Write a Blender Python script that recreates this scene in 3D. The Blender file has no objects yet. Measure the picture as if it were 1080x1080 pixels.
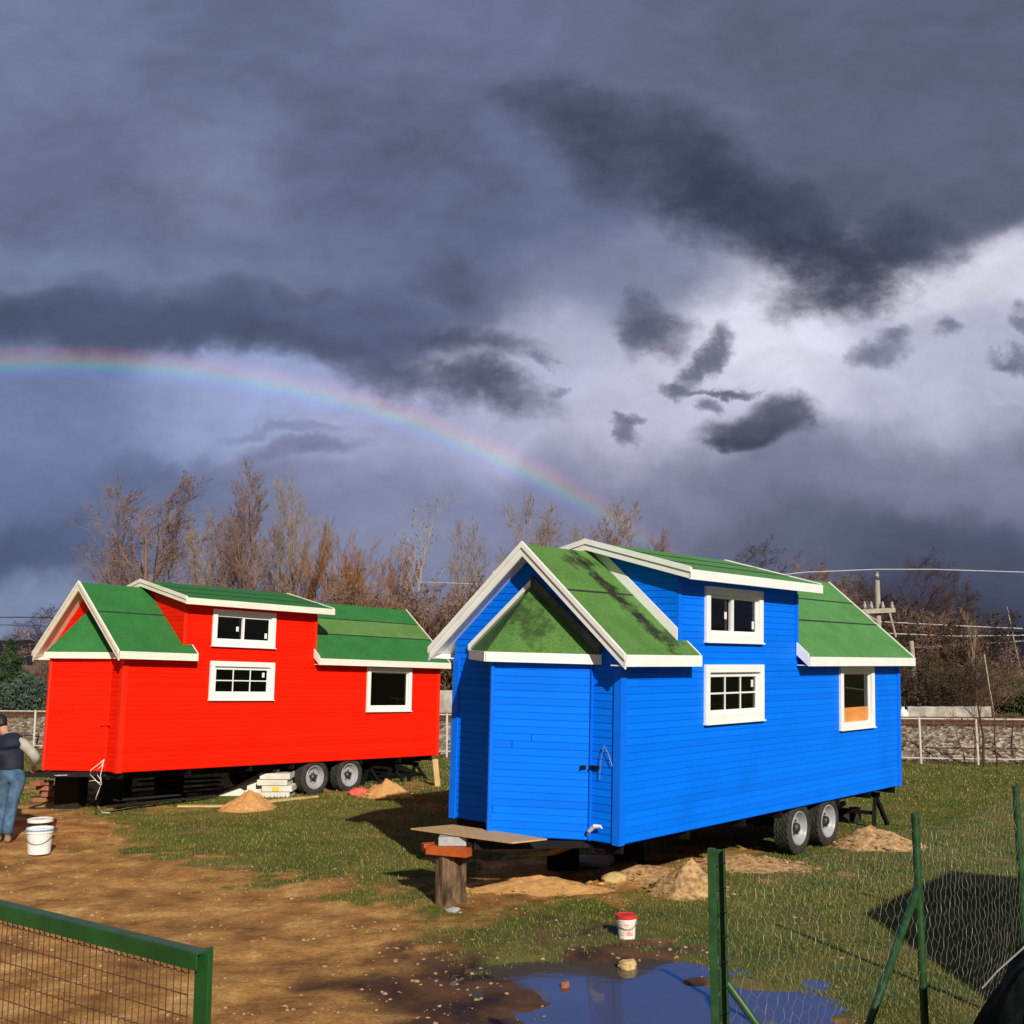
import bpy, math, random
import numpy as np
from mathutils import Vector, Matrix
rnd = random.Random(7)
R = math.radians
scene = bpy.context.scene
col = scene.collection
CAM_H, F, HOR = 2.35, 1170.0, 697.0
PITCH = math.atan((HOR - 540) / F)
SUN_AZ, SUN_EL = R(-18.75), R(27.0)          # azimuth the shadows fall towards (from +Y, clockwise)
TOSUN = Vector((-math.sin(SUN_AZ) * math.cos(SUN_EL), -math.cos(SUN_AZ) * math.cos(SUN_EL), math.sin(SUN_EL)))

# ------------------------------------------------------------------ helpers
def ray(u, v):
    c, s = math.cos(PITCH), math.sin(PITCH)
    a, b, d = u - 540, F, -(v - 540)
    return Vector((a, b * c - d * s, b * s + d * c))
def G(u, v, z=0.0):
    d = ray(u, v); t = (z - CAM_H) / d.z
    return Vector((d.x * t, d.y * t, z))
def D(u, v, Y):
    d = ray(u, v); t = Y / d.y
    return Vector((d.x * t, Y, CAM_H + d.z * t))
def lin(r, g, b, sat=1.0):
    f = lambda c: (c / 255 / 12.92) if c / 255 < .04045 else ((c / 255 + .055) / 1.055) ** 2.4
    return (f(r), f(g), f(b))

def tag(o, label=None, cat=None, group=None, kind=None):
    if label: o['label'] = label
    if cat: o['category'] = cat
    if group: o['group'] = group
    if kind: o['kind'] = kind
    return o
def empty(name, loc=(0, 0, 0), rz=0.0):
    o = bpy.data.objects.new(name, None); col.objects.link(o)
    o.location = loc; o.rotation_euler = (0, 0, rz); o.empty_display_size = .2
    return o

class MB:
    def __init__(s): s.v = []; s.f = []; s.m = []
    def add(s, vs, fs, mi=0):
        b = len(s.v); s.v += [tuple(p) for p in vs]
        for f in fs: s.f.append(tuple(b + i for i in f)); s.m.append(mi)
    def box(s, lo, hi, mi=0):
        x0, y0, z0 = lo; x1, y1, z1 = hi
        s.add([(x0,y0,z0),(x1,y0,z0),(x1,y1,z0),(x0,y1,z0),(x0,y0,z1),(x1,y0,z1),(x1,y1,z1),(x0,y1,z1)],
              [(0,3,2,1),(4,5,6,7),(0,1,5,4),(1,2,6,5),(2,3,7,6),(3,0,4,7)], mi)
        return s
    def hexa(s, bot, top, mi=0):
        n = len(bot)
        s.add(list(bot) + list(top), [tuple(range(n - 1, -1, -1)), tuple(range(n, 2 * n))] +
              [(i, (i + 1) % n, n + (i + 1) % n, n + i) for i in range(n)], mi)
        return s
    def bar(s, p0, p1, w, h, up=(0, 0, 1), mi=0):
        p0, p1 = Vector(p0), Vector(p1); d = (p1 - p0).normalized(); up = Vector(up)
        if abs(d.dot(up)) > .98: up = Vector((0, 1, 0))
        a = d.cross(up).normalized() * w / 2; b = a.normalized().cross(d) * h / 2
        q = [-a - b, a - b, a + b, -a + b]
        s.hexa([p0 + k for k in q], [p1 + k for k in q], mi); return s
    def tube(s, pts, rad, n=6, mi=0, cap=True):
        pts = [Vector(p) for p in pts]
        if not hasattr(rad, '__len__'): rad = [rad] * len(pts)
        base = len(s.v); ref = Vector((0, 0, 1))
        for i, p in enumerate(pts):
            d = (pts[min(i + 1, len(pts) - 1)] - pts[max(i - 1, 0)])
            d = d.normalized() if d.length > 1e-9 else Vector((0, 0, 1))
            rr = ref if abs(d.dot(ref)) < .95 else Vector((1, 0, 0))
            a = d.cross(rr).normalized(); b = d.cross(a)
            for k in range(n):
                t = 2 * math.pi * k / n
                s.v.append(tuple(p + (a * math.cos(t) + b * math.sin(t)) * rad[i]))
        for i in range(len(pts) - 1):
            for k in range(n):
                k2 = (k + 1) % n
                s.f.append((base + i * n + k, base + i * n + k2, base + (i + 1) * n + k2, base + (i + 1) * n + k)); s.m.append(mi)
        if cap and n > 2:
            s.f.append(tuple(base + k for k in range(n - 1, -1, -1))); s.m.append(mi)
            e = base + (len(pts) - 1) * n
            s.f.append(tuple(e + k for k in range(n))); s.m.append(mi)
        return s
    def lathe(s, prof, n=32, mi=0, axis='z', o=(0, 0, 0)):
        b = len(s.v); o = Vector(o)
        for (r, a) in prof:
            for k in range(n):
                t = 2 * math.pi * k / n; c, q = r * math.cos(t), r * math.sin(t)
                p = Vector((c, q, a)) if axis == 'z' else Vector((c, a, q))
                s.v.append(tuple(p + o))
        for i in range(len(prof) - 1):
            for k in range(n):
                k2 = (k + 1) % n
                f = (b + i * n + k, b + i * n + k2, b + (i + 1) * n + k2, b + (i + 1) * n + k)
                s.f.append(f if axis == 'z' else f[::-1]); s.m.append(mi)
        return s
    def build(s, name, mats, parent=None, smooth=False, bevel=0.0):
        me = bpy.data.meshes.new(name)
        me.from_pydata(s.v, [], s.f)
        if not isinstance(mats, (list, tuple)): mats = [mats]
        for m in mats: me.materials.append(m)
        me.polygons.foreach_set('material_index', s.m)
        if smooth: me.polygons.foreach_set('use_smooth', [True] * len(s.f))
        me.update()
        o = bpy.data.objects.new(name, me); col.objects.link(o)
        if parent: o.parent = parent
        if bevel:
            md = o.modifiers.new('bevel', 'BEVEL'); md.width = bevel; md.segments = 2; md.limit_method = 'ANGLE'
        return o

def npmesh(name, V, Fc, mats, parent=None, smooth=False):
    me = bpy.data.meshes.new(name); V = np.asarray(V, np.float32); Fc = np.asarray(Fc, np.int32)
    n = Fc.shape[1]
    me.vertices.add(len(V)); me.vertices.foreach_set('co', V.ravel())
    me.loops.add(Fc.size); me.loops.foreach_set('vertex_index', Fc.ravel())
    me.polygons.add(len(Fc)); me.polygons.foreach_set('loop_start', np.arange(0, Fc.size, n, dtype=np.int32))
    me.polygons.foreach_set('loop_total', np.full(len(Fc), n, np.int32))
    if smooth: me.polygons.foreach_set('use_smooth', np.ones(len(Fc), bool))
    me.materials.append(mats); me.update(); me.validate()
    o = bpy.data.objects.new(name, me); col.objects.link(o)
    if parent: o.parent = parent
    return o

# value noise in numpy
_tab = np.random.RandomState(3).rand(256, 256)
def vnoise(x, y):
    xi, yi = np.floor(x).astype(int), np.floor(y).astype(int); fx, fy = x - xi, y - yi
    fx = fx * fx * (3 - 2 * fx); fy = fy * fy * (3 - 2 * fy)
    g = lambda a, b: _tab[a & 255, b & 255]
    return (g(xi, yi) * (1 - fx) + g(xi + 1, yi) * fx) * (1 - fy) + (g(xi, yi + 1) * (1 - fx) + g(xi + 1, yi + 1) * fx) * fy
def fbm(x, y, o=4):
    a, s, t = 1.0, 0.0, 0.0
    for i in range(o):
        s = s + a * vnoise(x * 2 ** i + 17 * i, y * 2 ** i + 31 * i); t += a; a *= .5
    return s / t
sstep = lambda a, b, x: (lambda t: t * t * (3 - 2 * t))(np.clip((x - a) / (b - a), 0, 1))

# ------------------------------------------------------------------ materials
def nodes(m):
    m.use_nodes = True; nt = m.node_tree; return nt, nt.nodes, nt.links
def mat(name, c1, c2=None, rough=.6, scale=8, bump=0.0, bscale=60, metal=0, spec=.3, detail=5, lo=.35, hi=.65, stretch=(1, 1, 1)):
    m = bpy.data.materials.new(name); nt, N, L = nodes(m)
    b = N['Principled BSDF']; b.inputs['Roughness'].default_value = rough; b.inputs['Metallic'].default_value = metal
    b.inputs['Specular IOR Level'].default_value = spec
    tc = N.new('ShaderNodeTexCoord'); mp = N.new('ShaderNodeMapping'); mp.inputs['Scale'].default_value = stretch
    L.new(tc.outputs['Object'], mp.inputs[0])
    if c2 is None: c2 = tuple(k * .8 for k in c1)
    n = N.new('ShaderNodeTexNoise'); n.inputs['Scale'].default_value = scale; n.inputs['Detail'].default_value = detail; n.inputs['Roughness'].default_value = .6
    L.new(mp.outputs[0], n.inputs['Vector'])
    cr = N.new('ShaderNodeValToRGB'); cr.color_ramp.elements[0].position = lo; cr.color_ramp.elements[1].position = hi
    cr.color_ramp.elements[0].color = (*c2, 1); cr.color_ramp.elements[1].color = (*c1, 1)
    L.new(n.outputs['Fac'], cr.inputs[0]); L.new(cr.outputs[0], b.inputs['Base Color'])
    if bump:
        n2 = N.new('ShaderNodeTexNoise'); n2.inputs['Scale'].default_value = bscale; n2.inputs['Detail'].default_value = 4
        L.new(mp.outputs[0], n2.inputs['Vector'])
        bp = N.new('ShaderNodeBump'); bp.inputs['Strength'].default_value = bump; bp.inputs['Distance'].default_value = .01
        L.new(n2.outputs['Fac'], bp.inputs['Height']); L.new(bp.outputs[0], b.inputs['Normal'])
    return m

def siding_mat(name, base, alt, dirt):
    """painted softwood weatherboards: per-board tone, lengthwise grain, a few blotches"""
    m = bpy.data.materials.new(name); nt, N, L = nodes(m); b = N['Principled BSDF']
    b.inputs['Roughness'].default_value = .55; b.inputs['Specular IOR Level'].default_value = .12
    tc = N.new('ShaderNodeTexCoord'); sp = N.new('ShaderNodeSeparateXYZ'); L.new(tc.outputs['Object'], sp.inputs[0])
    dv = N.new('ShaderNodeMath'); dv.operation = 'MULTIPLY'; dv.inputs[1].default_value = 1 / .071; L.new(sp.outputs[2], dv.inputs[0])
    fl = N.new('ShaderNodeMath'); fl.operation = 'FLOOR'; L.new(dv.outputs[0], fl.inputs[0])
    wn = N.new('ShaderNodeTexWhiteNoise'); wn.noise_dimensions = '1D'; L.new(fl.outputs[0], wn.inputs['W'])
    mp = N.new('ShaderNodeMapping'); mp.inputs['Scale'].default_value = (1, 1, 26); L.new(tc.outputs['Object'], mp.inputs[0])
    n = N.new('ShaderNodeTexNoise'); n.inputs['Scale'].default_value = 3.5; n.inputs['Detail'].default_value = 6; L.new(mp.outputs[0], n.inputs['Vector'])
    n3 = N.new('ShaderNodeTexNoise'); n3.inputs['Scale'].default_value = 1.3; n3.inputs['Detail'].default_value = 4; L.new(tc.outputs['Object'], n3.inputs['Vector'])
    a = N.new('ShaderNodeMath'); a.operation = 'MULTIPLY_ADD'; a.inputs[1].default_value = .5; L.new(wn.outputs[0], a.inputs[0]); L.new(n.outputs['Fac'], a.inputs[2])
    cr = N.new('ShaderNodeValToRGB'); cr.color_ramp.elements[0].position = .35; cr.color_ramp.elements[1].position = 1.05
    cr.color_ramp.elements[0].color = (*base, 1); cr.color_ramp.elements[1].color = (*alt, 1); L.new(a.outputs[0], cr.inputs[0])
    cr2 = N.new('ShaderNodeValToRGB'); cr2.color_ramp.elements[0].position = .5; cr2.color_ramp.elements[1].position = .75
    cr2.color_ramp.elements[0].color = (0, 0, 0, 1); cr2.color_ramp.elements[1].color = (.35, .35, .35, 1); L.new(n3.outputs['Fac'], cr2.inputs[0])
    mx = N.new('ShaderNodeMixRGB'); mx.inputs[2].default_value = (*dirt, 1)
    L.new(cr2.outputs[0], mx.inputs[0]); L.new(cr.outputs[0], mx.inputs[1])
    def mt_(op, p, q, r=None):
        k = N.new('ShaderNodeMath'); k.operation = op
        for i, v in enumerate((p, q, r)):
            if v is None: continue
            if isinstance(v, (int, float)): k.inputs[i].default_value = v
            else: L.new(v, k.inputs[i])
        return k.outputs[0]
    jt = mt_('LESS_THAN', mt_('FRACT', mt_('MULTIPLY_ADD', wn.outputs[0], 7.3, mt_('DIVIDE', mt_('ADD', sp.outputs[0], sp.outputs[1]), 3.2)), 0), .0010)
    mj = N.new('ShaderNodeMixRGB'); mj.inputs[2].default_value = (*[k * .55 for k in dirt], 1); L.new(jt, mj.inputs[0]); L.new(mx.outputs[0], mj.inputs[1]); L.new(mj.outputs[0], b.inputs['Base Color'])
    bp = N.new('ShaderNodeBump'); bp.inputs['Strength'].default_value = .25; bp.inputs['Distance'].default_value = .004
    L.new(n.outputs['Fac'], bp.inputs['Height']); L.new(bp.outputs[0], b.inputs['Normal'])
    return m

def roof_mat(name, c1, c2, stain=None, seed=0.0):
    """green painted chipboard sheets, with an optional mossy streak of a shape of its own"""
    m = mat(name, c1, c2, rough=.8, scale=2.2, bump=.5, bscale=45, spec=.15)
    nt, N, L = nodes(m); b = N['Principled BSDF']
    src = b.inputs['Base Color'].links[0].from_socket
    tc = N.new('ShaderNodeTexCoord')
    fl = N.new('ShaderNodeTexNoise'); fl.inputs['Scale'].default_value = 38; fl.inputs['Detail'].default_value = 3; L.new(tc.outputs['Object'], fl.inputs['Vector'])
    cr = N.new('ShaderNodeValToRGB'); cr.color_ramp.elements[0].position = .3; cr.color_ramp.elements[1].position = .62
    cr.color_ramp.elements[0].color = (.55, .55, .5, 1); cr.color_ramp.elements[1].color = (1, 1, 1, 1); L.new(fl.outputs['Fac'], cr.inputs[0])
    mu = N.new('ShaderNodeMixRGB'); mu.blend_type = 'MULTIPLY'; mu.inputs[0].default_value = .6
    L.new(src, mu.inputs[1]); L.new(cr.outputs[0], mu.inputs[2]); out = mu.outputs[0]
    if stain:
        for (cx, cy, rx, ry, rot, k) in stain:
            mp = N.new('ShaderNodeMapping'); mp.vector_type = 'TEXTURE'
            mp.inputs['Location'].default_value = (cx, cy, 0); mp.inputs['Rotation'].default_value = (0, 0, rot); mp.inputs['Scale'].default_value = (rx, ry, 1e3)
            L.new(tc.outputs['Object'], mp.inputs[0])
            d = N.new('ShaderNodeVectorMath'); d.operation = 'DOT_PRODUCT'; L.new(mp.outputs[0], d.inputs[0]); L.new(mp.outputs[0], d.inputs[1])
            nz = N.new('ShaderNodeTexNoise'); nz.inputs['Scale'].default_value = 9; nz.inputs['Detail'].default_value = 8; nz.inputs['Roughness'].default_value = .75
            L.new(tc.outputs['Object'], nz.inputs['Vector'])
            ad = N.new('ShaderNodeMath'); ad.operation = 'MULTIPLY_ADD'; ad.inputs[1].default_value = 5.0; L.new(nz.outputs['Fac'], ad.inputs[0]); L.new(d.outputs['Value'], ad.inputs[2])
            mr = N.new('ShaderNodeMapRange'); mr.inputs['From Min'].default_value = 2.55; mr.inputs['From Max'].default_value = 3.4
            mr.inputs['To Min'].default_value = k; mr.inputs['To Max'].default_value = 0; L.new(ad.outputs[0], mr.inputs['Value'])
            mx = N.new('ShaderNodeMixRGB'); mx.inputs[2].default_value = (.018, .017, .012, 1)
            L.new(mr.outputs[0], mx.inputs[0]); L.new(out, mx.inputs[1]); out = mx.outputs[0]
    L.new(out, b.inputs['Base Color'])
    return m

M = {}
M['blue'] = siding_mat('blue paint', (.0, .155, .80), (.0, .185, .92), (.0, .11, .62))
M['blue_trim'] = mat('blue trim paint', (.0, .16, .86), (.0, .14, .78), rough=.45, scale=5)
M['red'] = siding_mat('red paint', (.80, .010, .001), (.92, .014, .001), (.70, .006, .001))
M['red_trim'] = mat('red trim paint', (.88, .022, .004), (.78, .016, .003), rough=.45, scale=5)
M['white'] = mat('white paint', (.86, .85, .82), (.79, .78, .74), rough=.45, scale=4, bump=.1)
M['cream'] = mat('cream primed wood', (.86, .80, .68), (.76, .69, .56), rough=.6, scale=3, bump=.2, stretch=(1, 1, 4))
M['vinyl'] = mat('white vinyl', (.82, .82, .80), (.78, .78, .76), rough=.3, scale=3)
M['roof_blue'] = roof_mat('roof paint faded', (.115, .25, .058), (.085, .195, .045), stain=[(.66, .46, .17, .85, R(8), .95), (.55, .95, .34, .12, R(4), .8), (.95, .02, .20, .12, R(10), .6), (-.3, .95, .3, .45, 0, .0)])
M['roof_prow'] = roof_mat('roof paint scuffed', (.10, .22, .05), (.065, .16, .038), stain=[(-.22, 1.1, .18, .5, 0, .65)])
M['roof_plain'] = roof_mat('roof paint plain', (.105, .285, .085), (.085, .235, .07))
M['roof_red'] = roof_mat('roof paint new', (.040, .195, .05), (.032, .16, .042))
M['roof_pale'] = roof_mat('roof paint pale sheet', (.13, .25, .065), (.10, .21, .055))
M['flashing'] = mat('weathered grey board', (.12, .13, .14), (.05, .055, .06), rough=.7, scale=6)
M['steel'] = mat('black steel', (.006, .006, .007), (.010, .009, .008), rough=.6, scale=6, spec=.15)
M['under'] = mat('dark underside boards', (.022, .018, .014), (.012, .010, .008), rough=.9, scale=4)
M['room'] = mat('bare pine boards', (.42, .28, .15), (.34, .21, .10), rough=.7, scale=3, stretch=(1, 1, 14))
M['orange_wood'] = mat('varnished orange board', (.75, .30, .08), (.62, .22, .05), rough=.5, scale=3, stretch=(1, 1, 8))
M['rubber'] = mat('tyre rubber', (.022, .021, .020), (.045, .040, .034), rough=.85, scale=10, bump=.3)
M['rim'] = mat('silver wheel paint', (.36, .36, .37), (.26, .26, .26), rough=.4, scale=5, spec=.5)
M['hub'] = mat('greasy hub metal', (.10, .10, .10), (.03, .03, .03), rough=.5, metal=.6)
M['osb'] = mat('chipboard sheet', (.58, .38, .19), (.42, .25, .11), rough=.8, scale=35, bump=.3)
M['ply_dark'] = mat('dirty plywood', (.22, .16, .10), (.10, .07, .045), rough=.85, scale=9)
M['pine'] = mat('raw pine', (.62, .42, .20), (.52, .32, .13), rough=.7, scale=5, stretch=(3, 3, 1))
M['red_timber'] = mat('stained timber', (.50, .10, .02), (.36, .065, .015), rough=.55, scale=6)
M['concrete'] = mat('concrete', (.42, .42, .42), (.30, .30, .29), rough=.85, scale=14, bump=.3)
M['pole'] = mat('pole concrete', (.42, .38, .30), (.30, .26, .20), rough=.85, scale=6)
M['stump'] = mat('weathered stump bark', (.20, .12, .065), (.055, .033, .02), rough=.95, scale=9, bump=1.0, bscale=22, stretch=(2.4, 2.4, .5))
M['stump_top'] = mat('sawn stump end', (.38, .19, .09), (.24, .12, .06), rough=.9, scale=18, bump=.4)
M['green_metal'] = mat('green enamel', (.020, .090, .022), (.014, .060, .014), rough=.35, scale=6, spec=.5, bump=.08)
M['green_post'] = mat('green flaking post', (.024, .080, .024), (.012, .040, .011), rough=.45, scale=20, spec=.4)
M['rusty'] = mat('rusty wire', (.13, .055, .025), (.07, .03, .015), rough=.7, scale=20)
M['wire'] = mat('galvanised wire', (.27, .26, .21), (.15, .14, .11), rough=.45, scale=6, metal=.2, spec=.4)
M['tarp'] = mat('dark tarpaulin', (.024, .030, .028), (.010, .013, .012), rough=.85, scale=7, spec=.15, bump=.8, bscale=9)
M['plastic'] = mat('white plastic', (.80, .79, .75), (.70, .68, .62), rough=.4, scale=7)
M['plastic_red'] = mat('red plastic', (.75, .05, .02), (.6, .035, .015), rough=.35, scale=7)
M['label_pink'] = mat('printed paper', (.75, .30, .22), (.72, .62, .55), rough=.6, scale=12, lo=.45, hi=.52)
M['blue_line'] = mat('pale blue plastic', (.20, .36, .70), (.15, .28, .6), rough=.4)
M['black_plastic'] = mat('black plastic', (.02, .02, .022), (.03, .028, .026), rough=.45)
M['red_paint'] = mat('wet red paint', (.22, .02, .012), (.12, .012, .008), rough=.4)
M['yellow'] = mat('yellow print', (.85, .60, .03), (.8, .52, .03), rough=.5)
M['foam'] = mat('white insulation panel', (.72, .68, .60), (.60, .54, .44), rough=.8, scale=5)
M['foam_print'] = mat('printed wrapping', (.30, .28, .25), (.42, .40, .36), rough=.7, scale=20)
M['sand'] = mat('orange sand', (.62, .34, .12), (.46, .24, .08), rough=.95, scale=14, bump=.6, bscale=40)
M['dirt'] = mat('crumbly subsoil', (.56, .34, .15), (.22, .12, .05), rough=.95, scale=16, bump=1.0, bscale=26)
M['rock'] = mat('yellow rock', (.60, .42, .18), (.42, .28, .12), rough=.85, scale=9, bump=.6, bscale=18)
M['pebble'] = mat('pale pebbles', (.44, .29, .15), (.28, .16, .075), rough=.9, scale=1.7)
M['brick'] = mat('broken brick', (.36, .12, .06), (.22, .10, .06), rough=.9, scale=9, bump=.5)
M['railpaint'] = mat('white rail paint', (.62, .58, .50), (.45, .40, .33), rough=.6, scale=5)
M['white_wall'] = mat('whitewashed wall', (.48, .44, .38), (.26, .23, .19), rough=.9, scale=3.5, bump=.3)
M['cable'] = mat('white sheathed cable', (.78, .74, .68), (.66, .62, .55), rough=.5)
M['conductor'] = mat('line conductor', (.62, .60, .60), (.5, .48, .48), rough=.4, metal=.2)
M['conductor_dark'] = mat('dark line conductor', (.05, .05, .06), (.04, .04, .05), rough=.5)
M['skin'] = mat('skin', (.52, .27, .17), (.46, .23, .14), rough=.5, scale=14)
M['hair'] = mat('black hair', (.010, .009, .009), (.018, .016, .015), rough=.55, scale=40)
M['vest'] = mat('navy quilted vest', (.010, .012, .025), (.016, .018, .034), rough=.75, scale=14, bump=.5, bscale=16)
M['sleeve'] = mat('grey jersey', (.42, .38, .32), (.34, .31, .26), rough=.9, scale=12, bump=.4, bscale=24)
M['jeans'] = mat('blue denim', (.09, .17, .27), (.035, .075, .14), rough=.9, scale=9, bump=.4, bscale=30)
M['shoe'] = mat('tan work shoe', (.28, .21, .14), (.18, .13, .08), rough=.8, scale=12)
M['bark_grey'] = mat('pale grey bark', (.34, .25, .19), (.22, .155, .115), rough=.9, scale=3)
M['bark_red'] = mat('reddish brown bark', (.26, .155, .108), (.17, .10, .070), rough=.9, scale=2)
M['bark_dark'] = mat('dark brown bark', (.085, .048, .034), (.05, .028, .02), rough=.9, scale=2)
M['bark_orange'] = mat('orange willow bark', (.34, .16, .05), (.20, .09, .035), rough=.9, scale=2)
M['bark_birch'] = mat('pale tan bark', (.42, .32, .22), (.28, .2, .13), rough=.9, scale=2)  # slim leafy tree, bark pale tan in its own colour
M['dry_leaf'] = mat('dry leaves', (.09, .05, .03), (.05, .03, .02), rough=.8)
M['rust_leaf'] = mat('rusty leaves', (.11, .048, .026), (.065, .03, .018), rough=.8)
M['leaf_dark'] = mat('conifer foliage', (.050, .085, .030), (.020, .040, .018), rough=.8, scale=3)
M['leaf_grey'] = mat('grey green foliage', (.085, .125, .085), (.04, .07, .05), rough=.8, scale=2)
M['leaf_olive'] = mat('olive foliage', (.09, .11, .03), (.04, .055, .018), rough=.8, scale=2)
M['hill'] = mat('far wooded hillside', (.020, .022, .035), (.014, .015, .026), rough=1, scale=.02, spec=0)

def glass_mat():
    m = bpy.data.materials.new('window glass'); nt, N, L = nodes(m); N.remove(N['Principled BSDF'])
    tr = N.new('ShaderNodeBsdfTransparent'); tr.inputs[0].default_value = (.30, .31, .31, 1)
    gl = N.new('ShaderNodeBsdfGlossy'); gl.inputs['Roughness'].default_value = .02
    fr = N.new('ShaderNodeFresnel'); fr.inputs[0].default_value = 1.5
    mx = N.new('ShaderNodeMixShader'); L.new(fr.outputs[0], mx.inputs[0]); L.new(tr.outputs[0], mx.inputs[1]); L.new(gl.outputs[0], mx.inputs[2])
    L.new(mx.outputs[0], N['Material Output'].inputs[0]); return m
M['glass'] = glass_mat()

# ------------------------------------------------------------------ ground
def P2(pts): return np.array([tuple(G(u, v))[:2] for u, v in pts])
def sdpoly(x, y, poly):
    """signed distance to a polygon, negative inside"""
    d = np.full(x.shape, 1e9); ins = np.zeros(x.shape, bool); n = len(poly)
    for i in range(n):
        ax, ay = poly[i]; bx, by = poly[(i + 1) % n]; ex, ey = bx - ax, by - ay
        t = np.clip(((x - ax) * ex + (y - ay) * ey) / (ex * ex + ey * ey), 0, 1)
        d = np.minimum(d, np.hypot(x - ax - ex * t, y - ay - ey * t))
        c = ((ay > y) != (by > y)) & (x < (bx - ax) * (y - ay) / (by - ay + 1e-12) + ax); ins ^= c
    return np.where(ins, -d, d)
PUD = P2([(530,1034),(556,1018),(600,1014),(650,1016),(700,1012),(770,1030),(840,1044),(890,1064),(930,1105),(900,1150),(780,1165),(690,1130),(640,1096),(590,1072),(552,1054)])
WET = P2([(500,975),(600,960),(700,985),(800,1020),(900,1060),(960,1150),(700,1250),(560,1150),(430,1080),(420,1010)])
MUDS = [P2([(-120,852),(60,842),(120,850),(150,870),(180,890),(230,915),(300,935),(400,948),(470,950),(560,930),(640,935),(560,960),(600,1000),(700,1010),(760,1040),(830,1080),(700,1400),(-2500,1400),(-900,852)]),
        P2([(470,925),(560,905),(700,905),(800,895),(850,905),(790,925),(700,945),(600,950),(500,960)]),
        P2([(-200,845),(60,835),(300,838),(420,838),(420,832),(120,825),(-200,828)])]
PATCH = [P2([(130,868),(200,862),(230,880),(200,892),(150,885)]), P2([(470,985),(540,965),(600,975),(560,1000),(500,1005)])]
def mudmask(x, y):
    n1 = fbm(x * 1.1 + 5, y * 1.1 + 9, 4) - .5; n2 = fbm(x * 4 + 50, y * 4, 4) - .5
    m = np.zeros(x.shape)
    for p in MUDS:
        m = np.maximum(m, 1 - sstep(-1.0, .6, sdpoly(x, y, p) + n1 * 2.2 + n2 * 2.4))
    for p in PATCH:
        m = np.minimum(m, .2 + .8 * sstep(-.3, .5, sdpoly(x, y, p) + n2 * 1.2))
    # worn brown spots in the lawn
    m = np.maximum(m, .6 * sstep(.66, .78, fbm(x * .55 + 93, y * .55 + 13, 4)))
    return m
def wetmask(x, y): return 1 - sstep(-.2, .5, sdpoly(x, y, WET) + (fbm(x * 2, y * 2, 4) - .5) * 2.4)
def height(x, y, fine=True):
    near = 1 - sstep(22, 30, np.hypot(x, y - 5))
    h = (fbm(x * .35, y * .35, 3) - .5) * .05 * near
    if fine:
        mm = mudmask(x, y)
        h = h + near * ((fbm(x * 2.5, y * 2.5, 4) - .5) * (.02 + .04 * mm) + (fbm(x * 9, y * 9, 3) - .5) * (.008 + .018 * mm))
    sd = sdpoly(x, y, PUD) + (fbm(x * 2.2 + 7, y * 2.2, 5) - .5) * 1.5 + .12
    h = h * (.25 + .75 * sstep(0, 1.0, sd)) - .045 * (1 - sstep(-.15, .55, sd)) + .004
    return h
def axis(lo, hi, step, far, g=1.22):
    a = list(np.arange(lo, hi, step)); s = step; x = hi; r = []
    while x < far: r.append(x); s *= g; x += s
    r.append(far); s = step; x = lo; l = []
    while x > -far: s *= g; x -= s; l.append(x)
    return np.array(l[::-1] + a + r)
xs = axis(-10.5, 9.5, .055, 3000); ys = axis(4.6, 24, .055, 3000)
XX, YY = np.meshgrid(xs, ys); xf, yf = XX.ravel(), YY.ravel()
hz = height(xf, yf)
hz = np.where(np.hypot(xf, yf) > 60, -.05, hz)
nx, ny = len(xs), len(ys)
ii = (np.arange(ny - 1)[:, None] * nx + np.arange(nx - 1)[None, :]).ravel()
mg = bpy.data.materials.new('ground'); nt, N, L = nodes(mg); b = N['Principled BSDF']; b.inputs['Specular IOR Level'].default_value = .2
def N_(t, **k):
    n = N.new(t)
    for a, v in k.items(): setattr(n, a, v)
    return n
def noise(sc, det=5, rgh=.6, src=None):
    n = N_('ShaderNodeTexNoise'); n.inputs['Scale'].default_value = sc; n.inputs['Detail'].default_value = det; n.inputs['Roughness'].default_value = rgh
    L.new(src, n.inputs['Vector']); return n.outputs['Fac']
def ramp(src, stops):
    c = N_('ShaderNodeValToRGB'); e = c.color_ramp.elements
    while len(e) < len(stops): e.new(.5)
    for k, (p, cc) in zip(e, stops): k.position = p; k.color = (*cc, 1)
    L.new(src, c.inputs[0]); return c.outputs[0]
def mixc(f, a, b_):
    m = N_('ShaderNodeMixRGB')
    L.new(f, m.inputs[0]) if not isinstance(f, float) else setattr(m.inputs[0], 'default_value', f)
    L.new(a, m.inputs[1]); L.new(b_, m.inputs[2]); return m.outputs[0]
tc = N_('ShaderNodeTexCoord').outputs['Object']
am = N_('ShaderNodeAttribute', attribute_name='mud').outputs['Fac']; aw = N_('ShaderNodeAttribute', attribute_name='wet').outputs['Fac']
mud = ramp(noise(1.6, 8, .7, tc), [(.28, (.12, .055, .017)), (.41, (.28, .130, .038)), (.54, (.46, .23, .066)), (.68, (.68, .42, .16))])
mudf = ramp(noise(38, 6, .75, tc), [(.33, (.50, .46, .42)), (.50, (1, 1, 1)), (.68, (1.30, 1.28, 1.2))])
mm_ = N_('ShaderNodeMixRGB', blend_type='MULTIPLY'); mm_.inputs[0].default_value = .8; L.new(mud, mm_.inputs[1]); L.new(mudf, mm_.inputs[2])
wetc = ramp(noise(2.2, 6, .6, tc), [(.35, (.030, .016, .008)), (.6, (.13, .060, .022))])
mudc = mixc(aw, mm_.outputs[0], wetc)
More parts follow.
